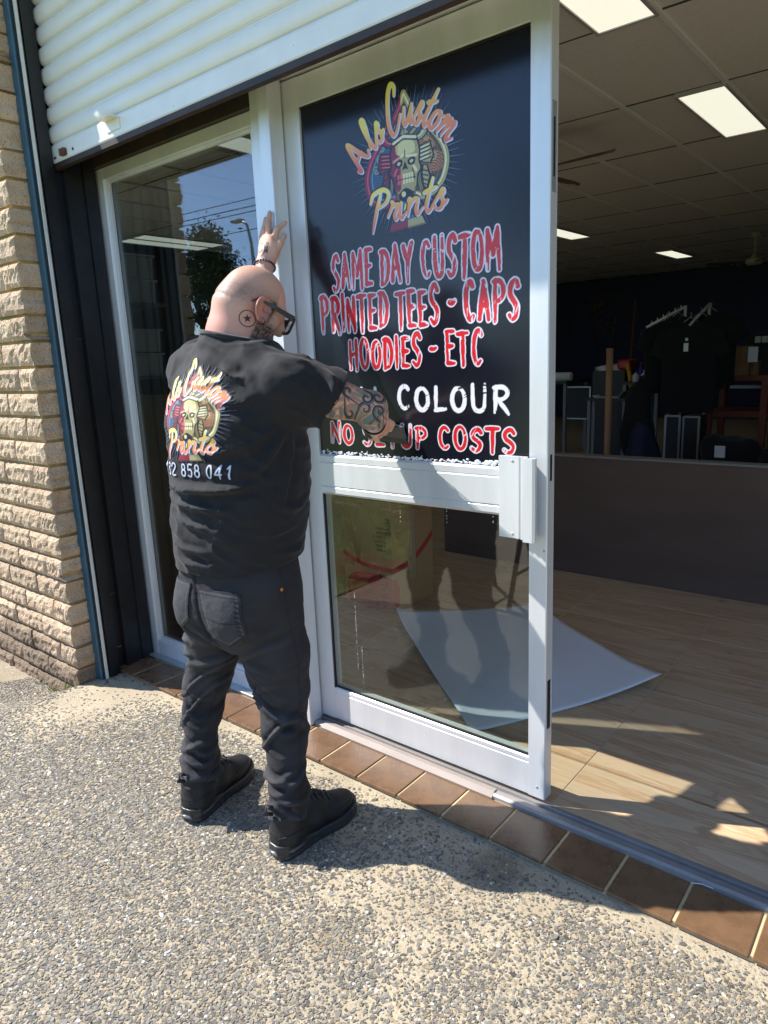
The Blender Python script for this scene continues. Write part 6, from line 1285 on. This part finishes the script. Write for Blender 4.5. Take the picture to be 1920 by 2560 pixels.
# ================================================================== OUTSIDE, BEHIND THE CAMERA (seen in the glass)
mat('bark', rgb(96,80,64), .9, var=.25, bump=.5, bscale=30); mat('leaf', rgb(74,92,44), .7, attr=None, base2=rgb(38,54,26), vscale=1.5); mat('mulch', rgb(150,96,60), .95, base2=rgb(96,60,38), vscale=25, bump=.6, bscale=60, bdist=.02)
def tree(c, h, seed, lb):
    t_ = empty('gum_tree', c, lb, 'tree', 'trees on the bank across the road'); r = random.Random(seed); c = Vector(c); L_ = [([c-Vector((0,0,.2)), c+Vector((.1,0,h*.25)), c+Vector((-.05,.1,h*.5)), c+Vector((.1,.1,h*.8))], [.22,.17,.13,.05])]; tips = []
    for k in range(11):
        a = r.uniform(0,6.28); z = h*r.uniform(.28,.75); p = c+Vector((0,.05,z)); q = p+Vector((math.cos(a),math.sin(a),r.uniform(.4,1.0)))*h*r.uniform(.14,.27); L_.append(([p, p.lerp(q,.5)+Vector((0,0,.15)), q], [.07,.045,.02])); tips += [q, p.lerp(q,.7)]
    tips += [c+Vector((r.uniform(-.4,.4),r.uniform(-.4,.4),h*r.uniform(.75,1))) for _ in range(6)]
    tubes('trunk', L_, 'bark', t_, 8); ctr = np.array([tuple(q) for q in tips]); nL = 5200; ix = rng.integers(0, len(ctr), nL); P = ctr[ix]+rng.normal(0, .38*h/6, (nL, 3))*np.array((1,1,.7)); a = rng.normal(0,1,(nL,3)); a /= np.linalg.norm(a,axis=1)[:,None]; b = np.cross(a, rng.normal(0,1,(nL,3))); b /= np.linalg.norm(b,axis=1)[:,None]; s_ = rng.uniform(.06,.13,(nL,1))
    V_ = np.stack([P-a*s_, P+b*s_*.35, P+a*s_, P-b*s_*.35], 1).reshape(-1,3); npmesh('crown', V_, np.arange(nL*4).reshape(-1,4), 'leaf', t_, False)
for k, (x, y, h) in enumerate(((-22.0,-15.2,4.6),(-24.2,-16.2,3.9),(-19.2,-19.5,3.6),(-27.5,-15.5,5.2),(-12.0,-21,4.8),(-5.0,-20,5.5))):
    tree((x,y,hill_z(x,y)), h, k+1, ['tall gum tree reflected in the side window beside the lamp', 'shorter gum tree left of the tall reflected gum', 'small gum tree behind the street lamp', 'broad gum tree at the far left of the bank', 'gum tree on the bank behind the camera', 'tallest gum tree at the right of the bank'][k])
tag(grid_sheet('road', [-45+5*i for i in range(17)], [-14.2+.5*i for i in range(9)], lambda x, y: hill_z(x, y)+.004, 'asphalt'), kind='structure')
lp = empty('street_lamp', (-19.3,-15.0,hill_z(0,-15)), 'tall grey street lamp with curved arm above the bank', 'street lamp'); z0 = hill_z(0,-15)
tube('pole', [(-19.3,-15,z0-.1),(-19.35,-15,4.2),(-19.45,-15,5.6),(-19.6,-15,6.2),(-19.85,-15,6.36)], [.09,.07,.055,.045,.04], 'alu_dull', lp, 10); box('lamp_head', -20.35, -19.83, -15.12, -14.88, 6.34, 6.44, 'alu_dull', lp, .03, 2); box('lens', -20.28, -19.95, -15.08, -14.92, 6.325, 6.339, 'white_plastic', lp)
for k, (za, zb) in enumerate(((7.6,7.2),(7.9,7.5),(8.3,7.9),(7.2,7.0))):
    tag(tube('power_line', [(-40+6*i, -17-.4*k, za+(zb-za)*i/10-.35*math.sin(math.pi*i/10)) for i in range(11)], .018, 'rubber', None, 5), ['lowest but one', 'third highest', 'highest', 'lowest'][k]+' power line strung above the bank', 'power line', 'power lines')
def car(c, yaw_, m, lb):
    r_ = empty('parked_car', c, lb, 'car', 'cars on the road behind'); r_.rotation_euler = (0,0,yaw_); bpy.context.view_layer.update()
    W = r_.matrix_basis
    def pr(name, prof, hw, m_, inset=0):
        V_ = [W @ Vector((x, -hw, z)) for x, z in prof]+[W @ Vector((x, hw, z)) for x, z in prof]; n_ = len(prof)
        bm = bmesh.new(); vv = [bm.verts.new(v) for v in V_]
        for f in [(i,(i+1) % n_,n_+(i+1) % n_,n_+i) for i in range(n_)]+[tuple(range(n_))[::-1], tuple(range(n_,2*n_))]: bm.faces.new([vv[i] for i in f])
        bmesh.ops.bevel(bm, geom=bm.edges[:], offset=.04, segments=2, affect='EDGES'); return bmobj(name, bm, m_, r_, True)
    b_ = pr('body', [(-2.1,.35),(-2.15,.75),(-1.9,.92),(-1.0,.98),(1.5,.98),(2.05,.85),(2.15,.5),(2.1,.32)], .88, m); g_ = pr('cabin', [(-1.25,.95),(-.55,1.48),(.75,1.52),(1.45,.97)], .76, 'dark_plastic'); pr('roof', [(-.55,1.47),(-.5,1.53),(.72,1.57),(.78,1.5)], .74, m)
    for x in (-1.35,1.35):
        for y in (-.82,.82):
            w_ = lathe('wheel', [(.20,-.11),(.33,-.10),(.33,.10),(.20,.11)], (0,0,0), 'rubber', r_, 20); w_.matrix_basis = W @ Matrix.Translation((x,y,.33)) @ Matrix.Rotation(math.pi/2, 4, 'X')
    for y in (-.62,.62): o = box('headlight', 2.08, 2.16, y-.15, y+.15, .62, .76, 'white_plastic', r_); o.matrix_basis = W
mat('car_silver', (.4,.41,.42), .3, .6, coat=.5); mat('car_white', (.6,.6,.6), .3, coat=.5)
car((-20.6,-12.2,hill_z(0,-12.2)), 0.03, 'car_silver', 'silver parked car on the road, reflected in the side window'); car((-13.5,-12.2,hill_z(0,-12.2)), 3.14, 'car_white', 'white parked car on the road behind the camera')
# mulch bed with a spiky plant by the pavement edge, and a folding A stand
grid_sheet('lawn', [-12+.5*i for i in range(19)], [-3.4+.12*i for i in range(20)], lambda x, y: .008+.01*math.sin(x*5)*math.sin(y*7), 'grass')
tag(grid_sheet('garden_bed', [-3.62+.06*i for i in range(11)], [-2.0+.06*i for i in range(9)], lambda x, y: .022+.015*math.sin(x*15)*math.sin(y*17), 'mulch'), kind='structure')
sp_ = empty('spiky_plant', (-3.35,-1.8,0), 'thin spiky plant in the mulch bed by the pavement', 'plant'); rr = random.Random(8)
for k in range(9): a = rr.uniform(0,6.28); tube('stem', [(-3.35,-1.8,0),(-3.35+.04*math.cos(a),-1.8+.04*math.sin(a),.2),(-3.35+.12*math.cos(a),-1.8+.12*math.sin(a),rr.uniform(.3,.5))], [.004,.003,.001], 'leaf', sp_, 5)
fa = empty('folding_stand', (-2.05,-1.72,0), 'black folding A frame stand on the pavement left of the camera', 'stand')
for x in (-2.25,-1.95): tube('leg', [(x,-1.92,0),(x+.01,-1.74,.55)], .016, 'dark_plastic', fa, 8); tube('leg', [(x,-1.56,0),(x+.01,-1.74,.55)], .016, 'dark_plastic', fa, 8); tube('brace', [(x,-1.85,.20),(x,-1.62,.20)], .010, 'dark_plastic', fa, 8)
tube('top_bar', [(-2.26,-1.74,.555),(-1.92,-1.74,.555)], .018, 'dark_plastic', fa, 8)
# weeds at the foot of the brick wall and grass blades on the verge near the camera
mat('weed', rgb(120,150,50), .7); Vs, Fs = [], []
for k in range(90):
    x = rng.choice([-3.27,-3.30,-3.45,-3.47,-3.60])+rng.normal(0,.015); y = -.445+rng.normal(0,.008); h_ = rng.uniform(.015,.055); a = rng.uniform(0,6.28); z = ground_z(x,y)-.002; n0 = len(Vs); l = rng.normal(0,.014,2)
    Vs += [(x-.0015*math.cos(a),y-.0015*math.sin(a),z),(x+.0015*math.cos(a),y+.0015*math.sin(a),z),(x+l[0],y+l[1]-.008,z+h_)]; Fs.append((n0,n0+1,n0+2))
o_ = pyd('weeds', Vs, Fs, 'weed', None); tag(o_, 'small weeds growing along the foot of the brick wall', 'weeds', kind='stuff')
nG = 34000; x = rng.uniform(-9,1,nG); y = -3.5-rng.gamma(1.3,1.2,nG); nl = 18000; x[:nl] = rng.uniform(-6.5,-3.02,nl); y[:nl] = rng.uniform(-3.5,-1.13,nl); z = np.array([hill_z(a,b) for a, b in zip(x,y)]); a = rng.uniform(0,6.28,nG); h_ = rng.uniform(.03,.09,nG); w_ = .004
V_ = np.stack([np.stack([x-w_*np.cos(a),y-w_*np.sin(a),z-.01],1), np.stack([x+w_*np.cos(a),y+w_*np.sin(a),z-.01],1), np.stack([x+rng.normal(0,.02,nG),y+rng.normal(0,.02,nG),z+h_],1)],1).reshape(-1,3)
mat('grass_blade', rgb(110,136,52), .7, base2=rgb(150,160,80), vscale=2); tag(npmesh('lawn_grass', V_, np.arange(nG*3).reshape(-1,3), 'grass_blade', None, False), 'short green lawn grass on the verge beyond the pavement', 'grass', kind='stuff')
# splinter on the tiles
tag(tube('splinter', [(-.44,-.075,.026),(-.415,-.062,.027),(-.385,-.060,.026)], .0016, 'white_trim', None, 5), 'tiny pale splinter lying on the threshold tiles', 'splinter')
